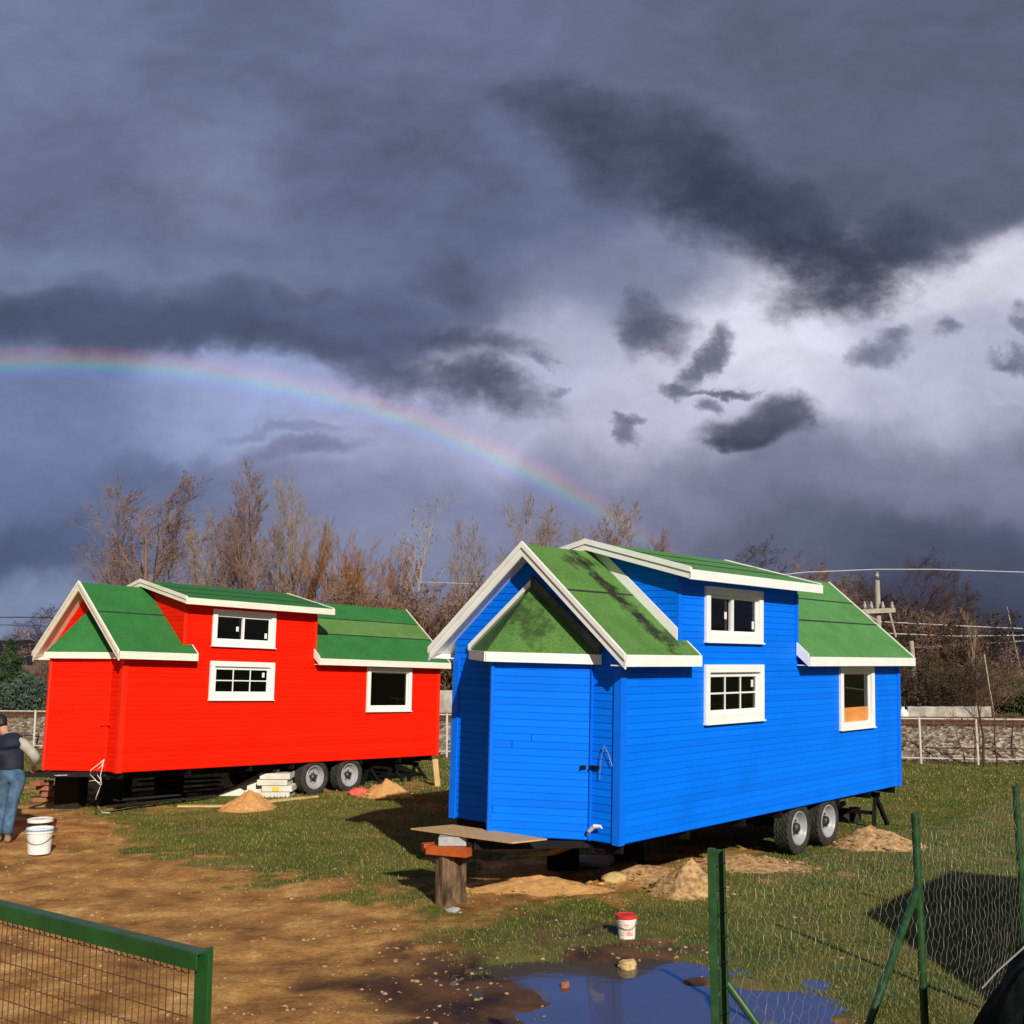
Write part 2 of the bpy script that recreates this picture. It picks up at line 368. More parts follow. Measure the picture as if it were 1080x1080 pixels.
turf = ramp(noise(1.0, 8, .7, tc), [(.30, (.042, .060, .010)), (.46, (.085, .098, .018)), (.58, (.15, .125, .032)), (.70, (.22, .14, .05))])
nmix = N_('ShaderNodeMath', operation='MULTIPLY_ADD'); nmix.inputs[1].default_value = .5; L.new(noise(14, 6, .7, tc), nmix.inputs[0]); L.new(am, nmix.inputs[2])
mf = N_('ShaderNodeMapRange'); mf.inputs['From Min'].default_value = .50; mf.inputs['From Max'].default_value = .95; L.new(nmix.outputs[0], mf.inputs['Value'])
L.new(mixc(mf.outputs[0], turf, mudc), b.inputs['Base Color'])
rr = N_('ShaderNodeMapRange'); rr.inputs['To Min'].default_value = .95; rr.inputs['To Max'].default_value = .62; L.new(aw, rr.inputs['Value']); L.new(rr.outputs[0], b.inputs['Roughness'])
bp = N_('ShaderNodeBump'); bp.inputs['Strength'].default_value = .8; bp.inputs['Distance'].default_value = .025
L.new(noise(16, 8, .72, tc), bp.inputs['Height']); L.new(bp.outputs[0], b.inputs['Normal'])
ground = npmesh('ground', np.stack([xf, yf, hz], 1), np.stack([ii, ii + 1, ii + nx + 1, ii + nx], 1), mg, smooth=True)
for nm, arr in (('mud', mudmask(xf, yf)), ('wet', wetmask(xf, yf))):
    at = ground.data.attributes.new(nm, 'FLOAT', 'POINT'); at.data.foreach_set('value', arr.astype(np.float32))
tag(ground, 'patchy lawn worn to orange brown mud in the foreground', kind='structure')

# puddle
mw = bpy.data.materials.new('muddy water'); nt, N, L = nodes(mw); b = N['Principled BSDF']
b.inputs['Base Color'].default_value = (.085, .068, .052, 1); b.inputs['Roughness'].default_value = .07; b.inputs['IOR'].default_value = 1.33; b.inputs['Specular IOR Level'].default_value = .5
tc = N.new('ShaderNodeTexCoord').outputs['Object']
bp = N_('ShaderNodeBump'); bp.inputs['Strength'].default_value = .12; bp.inputs['Distance'].default_value = .01
L.new(noise(9, 3, .5, tc), bp.inputs['Height']); L.new(bp.outputs[0], b.inputs['Normal'])
WZ = -.024
px = np.linspace(-1, 5.2, 40); py = np.linspace(5.0, 10.0, 40); PX, PY = np.meshgrid(px, py)
ii = (np.arange(39)[:, None] * 40 + np.arange(39)[None, :]).ravel()
sdp = sdpoly(PX.ravel(), PY.ravel(), PUD); keep = (sdp[ii] < .5)
ii = ii[keep]
pu = npmesh('puddle_water', np.stack([PX.ravel(), PY.ravel(), np.full(1600, WZ)], 1), np.stack([ii, ii + 1, ii + 41, ii + 40], 1), mw, smooth=True)
tag(pu, 'shallow muddy puddle reflecting sky and the blue house', kind='structure')

# grass blades: nobody could count them
rs = np.random.RandomState(5)
def blades(n, rmin, rmax, hmin, hmax, w):
    Y = rmin + (rmax - rmin) * rs.rand(n) ** 1.0; X = (rs.rand(n) * 1.06 - .53) * Y
    mm = mudmask(X, Y); sd = sdpoly(X, Y, PUD); clump = fbm(X * 3, Y * 3, 3)
    k = (rs.rand(n) > mm * 1.15 + .0) & (sd > .02) & (rs.rand(n) < .25 + 1.5 * clump)
    return X[k], Y[k], hmin + (hmax - hmin) * rs.rand(k.sum()) * (.4 + clump[k]), w
VB = []; 
for args in ((210000, 6.0, 12, .010, .032, .0038), (190000, 11, 20, .012, .040, .0055), (70000, 19, 29, .02, .055, .010)):
    X, Y, Hh, w = blades(*args); Z = height(X, Y)
    a = rs.rand(len(X)) * 6.283; lx, ly = (rs.rand(len(X)) - .5) * Hh * 1.6, (rs.rand(len(X)) - .5) * Hh * 1.6
    dx, dy = np.cos(a) * w, np.sin(a) * w
    VB.append(np.stack([np.stack([X - dx, Y - dy, Z - .01], 1), np.stack([X + dx, Y + dy, Z - .01], 1), np.stack([X + lx, Y + ly, Z + Hh], 1)], 1).reshape(-1, 3))
VB = np.concatenate(VB)
mgr = bpy.data.materials.new('grass blades'); nt, N, L = nodes(mgr); b = N['Principled BSDF']; b.inputs['Roughness'].default_value = .6; b.inputs['Specular IOR Level'].default_value = .25
gi = N_('ShaderNodeNewGeometry').outputs['Random Per Island']; tc = N_('ShaderNodeTexCoord').outputs['Object']
c1 = ramp(gi, [(0, (.045, .085, .007)), (.45, (.095, .135, .012)), (.72, (.15, .165, .022)), (.9, (.27, .22, .06)), (1, (.42, .34, .11))])
c2 = ramp(gi, [(0, (.08, .085, .014)), (.4, (.14, .12, .026)), (.75, (.22, .16, .045)), (1, (.38, .26, .09))])
L.new(mixc(ramp(noise(.8, 5, .6, tc), [(.45, (0, 0, 0)), (.66, (.9, .9, .9))]), c1, c2), b.inputs['Base Color'])
gr = npmesh('grass', VB, np.arange(len(VB)).reshape(-1, 3), mgr)
tag(gr, 'short olive green lawn grass with dry tufts', 'grass', kind='stuff')

# loose pebbles
def rockverts(rs, r, flat=.6):
    v = np.array([(1,0,0),(-1,0,0),(0,1,0),(0,-1,0),(.3,.1,.8),(0,0,-1)], float)
    v = v * (r * (.6 + .8 * rs.rand(6, 1))); v[:, 2] *= flat; return v
OCT = np.array([(0,2,4),(2,1,4),(1,3,4),(3,0,4),(2,0,5),(1,2,5),(3,1,5),(0,3,5)])
def scatter(name, label, mt, n, rng, rmin, rmax):
    m = n * 4; Y = rng[0] + (rng[1] - rng[0]) * rs.rand(m) ** 1.7; X = (rs.rand(m) * 1.06 - .53) * Y
    ok = (rs.rand(m) < .05 + .9 * mudmask(X, Y) * (.3 + 1.2 * sstep(.4, .65, fbm(X * 1.3, Y * 1.3, 3)))) & (sdpoly(X, Y, PUD) > -.1)
    X, Y = X[ok][:n], Y[ok][:n]; k = len(X); r = (rmin + (rmax - rmin) * rs.rand(k) ** 6)[:, None, None]
    base = np.array([(1,0,0),(-1,0,0),(0,1,0),(0,-1,0),(.3,.1,.8),(0,0,-1)], float)[None] * (.6 + .8 * rs.rand(k, 6, 1)) * r * np.array([1, 1, .5])
    a = rs.rand(k, 1) * 6.28; c, q = np.cos(a), np.sin(a)
    V = np.stack([base[..., 0] * c - base[..., 1] * q, base[..., 0] * q + base[..., 1] * c, base[..., 2]], -1) + np.stack([X, Y, height(X, Y) + r[:, 0, 0] * .1], 1)[:, None, :]
    o = npmesh(name, V.reshape(-1, 3), (OCT[None] + 6 * np.arange(k)[:, None, None]).reshape(-1, 3), mt); return tag(o, label, 'pebbles', kind='stuff')
scatter('loose_pebbles', 'pale pebbles and clods strewn over the muddy ground', M['pebble'], 8000, (5.5, 24), .003, .030)

# ------------------------------------------------------------------ the tiny houses
LEN, WID = 7.0, 2.23
YR = WID / 2; OS = .173; SL = .854
rt = lambda y: 1.82 + (min(y, WID - y) + OS) * SL         # main roof top at across-position y
SD = .25; ZD = 2.70
dt = lambda y: ZD + (min(y, WID - y) + .24) * SD          # dormer roof top
COURSE = .071
GR, GD = .007, .007
def wall(mb, O, U, Nn, zlo, zhi, umin, umax, holes=(), mi=0, lip=.009):
    O, U, Nn = Vector(O), Vector(U).normalized(), Vector(Nn).normalized()
    k0 = int(math.floor(zlo / COURSE + 1e-6)); z = k0 * COURSE
    pt = lambda u, z, off: O + U * u + Vector((0, 0, z)) + Nn * off
    while z < zhi - 1e-6:
        a, b_ = max(z, zlo), min(z + COURSE, zhi)
        cuts = sorted({a, b_} | {h for q in holes for h in (q[2], q[3]) if a < h < b_})
        cuts = sorted(set(cuts) | ({z + GR} if a < z + GR < b_ else set()))
        for z0, z1 in zip(cuts, cuts[1:]):
            gv = z1 <= z + GR + 1e-6; off = -GD if gv else 0.0
            segs = [(umin(z0), umax(z0), umin(z1), umax(z1))]
            for (h0, h1, hz0, hz1) in holes:
                if hz0 <= z0 + 1e-6 and hz1 >= z1 - 1e-6:
                    ns = []
                    for s in segs:
                        if s[0] < h0 and s[1] > h1: ns += [(s[0], h0, s[2], h0), (h1, s[1], h1, s[3])]
                        else: ns.append(s)
                    segs = ns
            fl = U.cross(Vector((0, 0, 1))).dot(Nn) < 0
            for (a0, a1, b0, b1) in segs:
                if a1 - a0 < 1e-4 and b1 - b0 < 1e-4: continue
                q = [pt(a0, z0, off), pt(a1, z0, off), pt(b1, z1, off), pt(b0, z1, off)]
                mb.add(q[::-1] if fl else q, [(0, 1, 2, 3)], mi)
                if gv:
                    if abs(z0 - z) < 1e-6:
                        q = [pt(a0, z0, 0), pt(a1, z0, 0), pt(a1, z0, -GD), pt(a0, z0, -GD)]; mb.add(q[::-1] if fl else q, [(0, 1, 2, 3)], mi)
                    q = [pt(b0, z1, -GD), pt(b1, z1, -GD), pt(b1, z1, 0), pt(b0, z1, 0)]; mb.add(q[::-1] if fl else q, [(0, 1, 2, 3)], mi)
        z += COURSE

def roof_sheets(mb, x0, x1, ya, yb, f, th=.02, rows=.47, side=0, mats=(0,), lift=.005, jog=.0, seam=None):
    """rows of sheets climbing a slope; side 0 = near slope, 1 = far slope (mirrored)"""
    n = max(1, int(round((yb - ya) / rows))); h = (yb - ya) / n
    for i in range(n):
        y0, y1 = ya + i * h, ya + (i + 1) * h - (.018 if i < n - 1 else 0)
        off = lift * (1 + .3 * (i % 2)); j = (jog * (i % 2))
        X0, X1 = x0, x1 + j
        q = []
        for (x, y) in ((X0, y0), (X1, y0), (X1, y1), (X0, y1)):
            yy = y if side == 0 else WID - y
            q.append(Vector((x, yy, f(y) + off)))
        dn = Vector((0, 0, -th))
        if side == 1: q = q[::-1]
        mb.hexa([p + dn for p in q], q, mats[i % len(mats)])
        if seam is not None and i < n - 1:
            wob = [.006 * math.sin(3.1 * i + 2.2 * k) for k in range(9)]
            for k in range(8):
                xa, xb = X0 + (X1 - X0) * k / 8, X0 + (X1 - X0) * (k + 1) / 8; q = []
                for (x, y, wv) in ((xa, y1 + .001, 0), (xb, y1 + .001, 0), (xb, y1 + .016, wob[k + 1]), (xa, y1 + .016, wob[k])):
                    q.append(Vector((x, (y + max(0, wv)) if side == 0 else WID - y - max(0, wv), f(y) + .011)))
                if side == 1: q = q[::-1]
                seam.hexa([p + dn for p in q], q)

def slope_board(mb, xa, xb, ya, yb, f, top, bot, side=0, mi=0):
    q = [(ya, f(ya) + bot), (yb, f(yb) + bot), (yb, f(yb) + top), (ya, f(ya) + top)]
    if side: q = [(WID - y, z) for y, z in q][::-1]
    mb.hexa([(xa, y, z) for y, z in q], [(xb, y, z) for y, z in q][::1], mi)

def wheel_parts(root, c, out):
    """tyre with ribs and blocks, dished rim, hub"""
    r = .315; w = .20; s = out
    t = MB(); pr = [(.205, 0), (.235, -.012), (.275, -.008), (.298, .004), (r, .022)]
    o = Vector(c)
    base = len(t.v); n = 72
    prof = [(.200, .02), (.212, .004), (.245, -.010), (.280, -.004), (.302, .008)]
    ribs = []
    y = .012
    for k in range(5):
        ribs += [(r, y, 1), (r, y + .026, 1), (r - .014, y + .029, 0), (r - .014, y + .036, 0)]; y += .0385
    prof2 = [(.302, .196), (.280, .208), (.212, .200), (.200, .18)]
    allp = [(a, b, 0) for a, b in prof] + ribs[:-1] + [(a, b, 0) for a, b in prof2]
    for (rr_, yy, blk) in allp:
        for k in range(n):
            q = rr_ - (.012 if blk and (k + int(yy * 130)) % 3 == 0 else 0); th = 2 * math.pi * k / n
            t.v.append((o.x + q * math.cos(th), o.y + s * yy, o.z + q * math.sin(th)))
    for i in range(len(allp) - 1):
        for k in range(n):
            k2 = (k + 1) % n; f = (base + i * n + k, base + i * n + k2, base + (i + 1) * n + k2, base + (i + 1) * n + k)
            t.f.append(f if s < 0 else f[::-1]); t.m.append(0)
    wh = t.build('wheel', M['rubber'], root)
    rm = MB(); rm.lathe([(.206, s * .010), (.200, s * .000), (.190, s * .004), (.184, s * .03), (.160, s * .055), (.150, s * .075), (.146, s * .085), (.10, s * .070), (.075, s * .062), (.07, s * .075), (.0, s * .075)], 40, axis='y', o=o)
    rm.build('rim', M['rim'], wh, smooth=True)
    hb = MB(); hb.lathe([(.062, s * .07), (.060, s * .03), (.04, s * .012), (.0, s * .010)], 20, axis='y', o=o)
    for k in range(5):
        th = 2 * math.pi * k / 5 + .3; q = o + Vector((.088 * math.cos(th), s * .066, .088 * math.sin(th)))
        hb.lathe([(.011, 0), (.011, -s * .02), (0, -s * .02)], 6, axis='y', o=q)
    hb.build('hub', M['hub'], wh)

def window(root, x0, x1, z0, z1, kind, wm='white', board=False):
    b_ = .085; t = MB(); y0, y1 = -.034, 0.0
    t.box((x0, y0, z0), (x1, y1, z0 + b_)); t.box((x0, y0, z1 - b_), (x1, y1, z1))
    t.box((x0, y0, z0 + b_), (x0 + b_, y1, z1 - b_)); t.box((x1 - b_, y0, z0 + b_), (x1, y1, z1 - b_))
    t.box((x0 - .012, y0 - .018, z0 - .016), (x1 + .012, y1, z0 - .001))
    t.box((x0 + b_, y1, z0 + b_), (x0 + b_ + .004, .09, z1 - b_)); t.box((x1 - b_ - .004, y1, z0 + b_), (x1 - b_, .09, z1 - b_))
    t.box((x0 + b_, y1, z0 + b_), (x1 - b_, .09, z0 + b_ + .004)); t.box((x0 + b_, y1, z1 - b_ - .004), (x1 - b_, .09, z1 - b_))
    w = t.build('window', M[wm], root, bevel=.002)
    a0, a1, c0, c1 = x0 + b_, x1 - b_, z0 + b_, z1 - b_
    f = MB(); g = MB(); s = MB(); e = .038
    def sash(u0, u1, v0, v1, yf, e=e):
        f.box((u0, yf, v0), (u1, yf + .03, v0 + e)); f.box((u0, yf, v1 - e), (u1, yf + .03, v1))
        f.box((u0, yf, v0 + e), (u0 + e, yf + .03, v1 - e)); f.box((u1 - e, yf, v0 + e), (u1, yf + .03, v1 - e))
        g.box((u0 + e, yf + .014, v0 + e), (u1 - e, yf + .018, v1 - e))
    if kind == 'slider':
        m = (a0 + a1) / 2
        sash(a0, m + .015, c0, c1, .038); sash(m - .03, a1, c0, c1, .004)
        f.box((a0, -.002, c0), (m - .03, .036, c0 + .016)); f.box((a0, -.002, c1 - .03), (m - .03, .036, c1))
        s.box((m - .13, .045, c0 + .17), (m - .08, .047, c0 + .25)); s.box((a1 - .12, .010, c0 + .07), (a1 - .07, .012, c0 + .16))
    elif kind == 'grid':
        sash(a0, a1, c0, c1, .006, .05)
        for k in (1, 2): xm = a0 + .05 + (a1 - a0 - .1) * k / 3; f.box((xm - .009, .012, c0 + .05), (xm + .009, .028, c1 - .05))
        zm = (c0 + c1) / 2; f.box((a0 + .05, .010, zm - .009), (a1 - .05, .030, zm + .009))
        s.box((a1 - .15, .014, c1 - .17), (a1 - .10, .016, c1 - .09))
    else:
        sash(a0, a1, c0, c1, .012, .022)
    f.build('frame', M['vinyl'], w); g.build('glass', M['glass'], w)
    for k in range(0, len(s.v), 8): q = MB(); q.add(s.v[k:k + 8], s.f[:6]); q.build('sticker', M['plastic'], w)
    if board:
        bd = MB(); bd.box((a0 + .022, .008, c0 + .002), (a1 - .06, .022, c0 + .19)); bd.build('board_in_window', M['orange_wood'], w)
    return w

def house(name, pos, yaw, pit, rol, paint, paint_t, trimm, roofs, label, is_blue):
    root = empty(name)
    Lv = Vector((math.sin(yaw) * math.cos(pit), math.cos(yaw) * math.cos(pit), math.sin(pit)))
    Wv = Vector((-math.cos(yaw) * math.cos(rol), math.sin(yaw) * math.cos(rol), math.sin(rol)))
    Wv = (Wv - Lv * Wv.dot(Lv)).normalized(); Uv = Lv.cross(Wv)
    mt = Matrix(((Lv.x, Wv.x, Uv.x, pos[0]), (Lv.y, Wv.y, Uv.y, pos[1]), (Lv.z, Wv.z, Uv.z, pos[2]), (0, 0, 0, 1)))
    root.matrix_world = mt
    tag(root, label, 'tiny house', 'tiny houses on trailers')
    P, PT, TR = M[paint], M[paint_t], M[trimm]
    wins = [(1.555, 2.84, 1.965, 2.565, 'slider'), (1.55, 2.86, 1.085, 1.715, 'grid'), (4.96 if is_blue else 5.03, 6.05 if is_blue else 6.2, .872, 1.69, 'single')]
    holes = [(a + .08, b_ - .08, c + .08, d - .08) for a, b_, c, d, k in wins]
    # walls
    w = MB(); top = 1.902
    wall(w, (0, 0, 0), (1, 0, 0), (0, -1, 0), 0, top, lambda z: 0, lambda z: LEN, holes)
    wall(w, (0, 0, 0), (1, 0, 0), (0, -1, 0), top, ZD, lambda z: 1.01, lambda z: 3.78, holes[:1])
    wall(w, (0, WID, 0), (1, 0, 0), (0, 1, 0), 0, top, lambda z: 0, lambda z: LEN)
    wall(w, (0, WID, 0), (1, 0, 0), (0, 1, 0), top, ZD, lambda z: 1.01, lambda z: 3.78)
    rk = lambda z: max(0, (z - top) / SL)
    for (x, n_) in ((0, -1), (LEN, 1)):
        wall(w, (x, 0, 0), (0, 1, 0), (n_, 0, 0), 0, 2.84, lambda z: min(rk(z), YR), lambda z: WID - min(rk(z), YR))
    for (x, n_) in ((1.01, -1), (3.78, 1)):
        for sd in (0, 1):
            lo = lambda z: max(0, (z - ZD) / SD); hi = lambda z: max(lo(z), min(YR, (z - 1.95) / SL))
            if sd == 0: wall(w, (x, 0, 0), (0, 1, 0), (n_, 0, 0), 1.95, 2.97, lo, hi)
            else: wall(w, (x, WID, 0), (0, -1, 0), (n_, 0, 0), 1.95, 2.97, lo, hi)
    w.build('wall', P, root)
    # corner boards
    cw = .075; pj = .016
    class Tr:
        def box(s, a, b_): MB().box(a, b_).build('corner_trim', PT, root, bevel=.002)
    c = Tr()
    for (x, sx) in ((0, -1), (LEN, 1)):
        for (y, sy) in ((0, -1), (WID, 1)):
            xo, yo = x + sx * pj, y + sy * pj
            zt = 1.74
            a = sorted((x - sx * cw, xo)); b_ = sorted((y, yo)); c.box((a[0], b_[0], -.01), (a[1], b_[1], zt))
            a = sorted((x, xo)); b_ = sorted((y - sy * cw, y - sy * .0005)); c.box((a[0], b_[0], -.01), (a[1], b_[1], zt))
    c.box((1.01, -pj, 1.83), (1.01 + .06, 0, 2.58)); c.box((3.72, -pj, 1.80), (3.78, 0, 2.58))
    # floor and room
    fl = MB(); fl.box((.02, .02, .0), (LEN - .02, WID - .02, .03)); fl.build('floor', M['room'], root)
    ib = MB()
    ib.box((.03, WID - .06, .03), (LEN - .03, WID - .04, 1.9)); ib.box((LEN - .06, .03, .03), (LEN - .04, WID - .07, 1.9)); ib.box((3.2, .75, .03), (3.24, WID - .07, 1.9))
    ib.box((1.2, .06, 1.86), (3.7, WID - .07, 1.9))
    ib.build('inner_wall', M['room'] if is_blue else M['ply_dark'], root)
    # roofs
    r1 = MB(); r2 = MB(); rd = MB(); felt = MB()
    for sd in (0, 1):
        roof_sheets(r1, -.20, 1.18, -OS, 0.0, rt, side=sd, rows=.3, lift=.002)
        roof_sheets(r1, -.20, 1.004, 0.0, YR, rt, side=sd, rows=.46, lift=.004, seam=felt)
        ms = (0, 1, 0) if not is_blue else (0,)
        roof_sheets(r2, 3.74, 7.11, -OS, 0.0, rt, side=sd, rows=.3, lift=.002)
        roof_sheets(r2, 3.786, 7.11, 0.0, YR, rt, side=sd, rows=.40, lift=.004, mats=(0, 1, 0) if not is_blue else (0,), seam=felt)
        roof_sheets(rd, .90, 3.96, -.22, YR, dt, side=sd, rows=.46, lift=.003, seam=felt)
    rf = r1.build('roof', M[roofs[0]], root)
    slabs = MB()
    for sd in (0, 1):
        for (x0, x1, y0, y1, f) in ((-.20, 1.18, -OS + .002, -.001, rt), (-.20, 1.004, 0, YR, rt), (3.74, 7.11, -OS + .002, -.001, rt), (3.786, 7.11, 0, YR, rt), (.90, 3.96, -.218, YR, dt)):
            roof_sheets(slabs, x0 + .001, x1 - .001, y0, y1, lambda y: f(y) - .030, th=.034, rows=3, lift=0, side=sd); roof_sheets(felt, x0 + .004, x1 - .004, y0 + .004, y1, lambda y: f(y) - .0185, th=.010, rows=3, lift=0, side=sd)
    slabs.build('roof_deck', TR, root); felt.build('roofing_felt', M['black_plastic'], root)
    r2.build('roof', [M[roofs[1]], M['roof_pale']], root); rd.build('roof', M[roofs[2]], root)
    # fascias at the eaves
    class Fa:
        def box(s, a, b_): MB().box(a, b_).build('fascia' if b_[2] - a[2] > .03 else 'soffit', TR, root, bevel=.002)
    fa = Fa()
    for sd in (0, 1):
        def eb(x0, x1, yo, z0, z1, t=.022):
            y0, y1 = (-yo - t, -yo) if sd == 0 else (WID + yo, WID + yo + t)
            fa.box((x0, y0, z0), (x1, y1, z1))
        eb(-.222, 1.19, OS + .002, 1.70, 1.815); eb(3.72, 7.13, OS + .002, 1.70, 1.815); eb(.872, 3.985, .222, 2.595, 2.70)
        y0, y1 = (-OS, -.012) if sd == 0 else (WID + .012, WID + OS)
        fa.box((-.20, y0, 1.702), (1.18, y1, 1.714)); fa.box((3.74, y0, 1.702), (7.11, y1, 1.714))
    # rake boards
    class Each:
        def __init__(s, nm, m): s.nm, s.m = nm, m
        def hexa(s, *a): MB().hexa(*a).build(s.nm, s.m, root, bevel=.002)
        def box(s, *a): MB().box(*a).build(s.nm, s.m, root, bevel=.002)
    bb = Each('rake_board', TR)
    for sd in (0, 1):
        slope_board(bb, -.222, -.201, -OS - .024, YR, rt, .022, -.125, sd)
        slope_board(bb, -.240, -.2225, -OS - .026, YR, rt, .030, -.035, sd)
        slope_board(bb, 7.111, 7.130, -OS - .001, YR, rt, .022, -.11, sd)
        slope_board(bb, 1.181, 1.199, -OS - .001, -.012, rt, .010, -.105, sd)
        slope_board(bb, 3.719, 3.739, -OS - .001, -.012, rt, .03, -.125, sd)
        slope_board(bb, .872, .899, -.245, YR, dt, .022, -.10, sd)
        slope_board(bb, .857, .871, -.247, YR, dt, .030, -.03, sd)
        slope_board(bb, 3.961, 3.984, -.221, YR, dt, .018, -.09, sd)
        if is_blue: slope_board(bb, .988, 1.0, -.012, YR - .01, rt, .14, .006, sd)
    # the three-cornered entrance bay: door on the right face
    tip = Vector((-.53, 1.20, 0)); rb = Vector((0, .35, 0)); lb = Vector((0, 1.73, 0))
    nr = Vector((rb - tip).yx.to_3d()); nr = Vector((-(rb - tip).y, (rb - tip).x, 0)) ; nr = nr if nr.x < 0 and nr.dot(Vector((-1, -.3, 0))) > 0 else -nr
    nl = Vector((-(lb - tip).y, (lb - tip).x, 0)); nl = nl if nl.dot(Vector((-1, .5, 0))) > 0 else -nl
    d = MB(); ln = (rb - tip).length
    wall(d, tip, rb - tip, nr, 0, 1.74, lambda z: .0, lambda z: ln - .004)
    dr = d.build('door', P if not is_blue else P, root)
    lw = MB(); ll = (lb - tip).length
    wall(lw, tip, lb - tip, nl, 0, 1.74, lambda z: .0, lambda z: ll)
    lw.build('bay_wall', P, root)
    ct = MB(); ct.tube([tip + Vector((-.004, 0, -.008)), tip + Vector((-.004, 0, 1.735))], .022, 8); ct.build('corner_trim', PT, root)
    jn = MB(); jn.box((-.022, .335, 0), (-.001, .352, 1.74)); jn.build('door_jamb', PT, root)
    dh = (rb - tip).normalized(); q0 = tip + dh * (ln - .10) + nr.normalized() * .012 + Vector((0, 0, .70))
    la = MB(); la.bar(q0, q0 + dh * .055, .03, .03); la.tube([q0 + dh * .02 + nr.normalized() * .01, q0 + dh * .02 + nr.normalized() * .045], .010, 8)
    la.tube([(-.012, .32, .70), (-.05, .32, .70)], .011, 8); la.bar((-.02, .34, .705), (-.02, .24, .705), .02, .035)
    la.build('latch', M['steel'] if is_blue else PT, dr)
    if is_blue:
        lk = MB(); lk.tube([(-.03, .22, .60), (-.04, .20, .78), (-.045, .16, .93), (-.04, .11, .85), (-.03, .07, .74)], .0035, 5); lk.build('hanging_wire', M['wire'], dr)
        tg = MB(); tg.tube([(-.02, .36, .05), (-.06, .31, .10), (-.07, .24, .155), (-.06, .18, .16), (-.05, .16, .14)], [.012, .02, .022, .015, .004], 6); tg.build('cable_end', M['plastic'], dr)
    # bay roof
    ez = 1.805; A = Vector((-.004, 2.00, ez)); B_ = Vector((-.004, .235, ez)); T = Vector((-.635, 1.205, ez)); Ap = Vector((-.004, 1.135, 2.50))
    br = MB(); dn = Vector((0, 0, -.03))
    br.hexa([A + dn, T + dn, Ap + dn], [A, T, Ap]); br.hexa([T + dn, B_ + dn, Ap + dn], [T, B_, Ap])
    br.build('bay_roof', M[roofs[3]], root)
    bf = MB()
    def eavebd(p, q, out):
        out = out.normalized() * .02; lo = Vector((0, 0, -.098)); hi = Vector((0, 0, .0))
        bf.hexa([p + lo, q + lo, q + lo + out, p + lo + out], [p + hi, q + hi, q + hi + out, p + hi + out])
    sft = Vector((0, 0, -.09))
    bf.hexa([A + sft, T + sft, B_ + sft], [A + sft * .9, T + sft * .9, B_ + sft * .9])
    eavebd(T, B_, nr); eavebd(A, T, nl)
    bf.build('bay_fascia', TR, root)
    if is_blue:
        for (e, mm_n) in ((A, 'white'), (B_, 'flashing')):
            k = MB(); o1 = Vector((-.045, 0, 0)); up = Vector((0, 0, .105)) if mm_n == 'flashing' else Vector((0, 0, .06))
            k.hexa([e + o1, Ap + o1, Ap, e], [e + o1 + up, Ap + o1 + up, Ap + up, e + up]); k.build('flashing_board', M[mm_n], root)
    # windows
    for i, (a, b2, z0, z1, k) in enumerate(wins): window(root, a, b2, z0, z1, k, board=(is_blue and k == 'single'))
    # chassis
    ch = MB()
    for y in (.38, WID - .38): ch.box((.05, y - .03, -.13), (LEN - .1, y + .03, -.012))
    for x in (.1, 1.3, 2.5, 3.4, 5.0, 6.0, 6.85): ch.box((x - .025, .03, -.10), (x + .025, WID - .03, -.014))
    ch.box((.02, .02, -.011), (LEN - .02, WID - .02, -.001))
    ch.bar((.1, .38, -.05), (-.86, 1.10, -.05), .05, .07); ch.bar((.1, WID - .38, -.05), (-.86, 1.14, -.05), .05, .07)
    for x in (3.92, 4.74): ch.tube([(x, .2, -.275), (x, WID - .2, -.275)], .035, 8)
    for y in (.42, WID - .42): ch.box((3.5, y - .03, -.25), (4.9, y + .03, -.13))
    ch.build('trailer_frame', M['steel'], root)
    for x in (3.92, 4.74):
        wheel_parts(root, (x, .05, -.275), 1); wheel_parts(root, (x, WID - .05, -.275), -1)
    return root, mt

BLUE, mB = house('tiny_house', (1.0248, 10.9588, .60), .7067, -.0023, .031, 'blue', 'blue_trim', 'white', ('roof_blue', 'roof_plain', 'roof_plain', 'roof_prow'),
                 'bright blue weatherboard tiny house with green roof on a two axle trailer', True)
RED, mR = house('tiny_house', (-5.9611, 17.112, .677), .6954, -.0261, -.0065, 'red', 'red_trim', 'cream', ('roof_red', 'roof_red', 'roof_red', 'roof_red'),
                'bright red weatherboard tiny house with green roof on a two axle trailer', False)
def LB(x, y, z=None):
    p = mB @ Vector((x, y, 0));  return Vector((p.x, p.y, p.z if z is None else z))
def LR(x, y, z=None):
    p = mR @ Vector((x, y, 0));  return Vector((p.x, p.y, p.z if z is None else z))

# ------------------------------------------------------------------ trestles, posts, props under the houses
def trestle(pos, yaw, h, wd, label):
    r_ = empty('trestle', pos, yaw); tag(r_, label, 'trestle', 'black steel trestles under the trailers')
    MB().bar((-wd / 2, 0, h - .035), (wd / 2, 0, h - .035), .06, .07).build('top_beam', M['steel'], r_)
    for sx in (-1, 1):
        for sy in (-1, 1):
            MB().bar((sx * (wd / 2 - .06), sy * .02, h - .07), (sx * (wd / 2 + .0), sy * .25, .0), .05, .05).build('leg', M['steel'], r_)
    MB().bar((-wd / 2 + .02, .12, h * .42), (wd / 2 - .02, .12, h * .42), .035, .05).build('brace', M['steel'], r_)
    return r_
YB = math.pi / 2 - .7067; YRd = math.pi / 2 - .6954
p = LB(6.82, 1.12); trestle((p.x, p.y, 0), YB + math.pi / 2, p.z - .14, 1.75, 'black steel trestle under the rear end of the blue house')
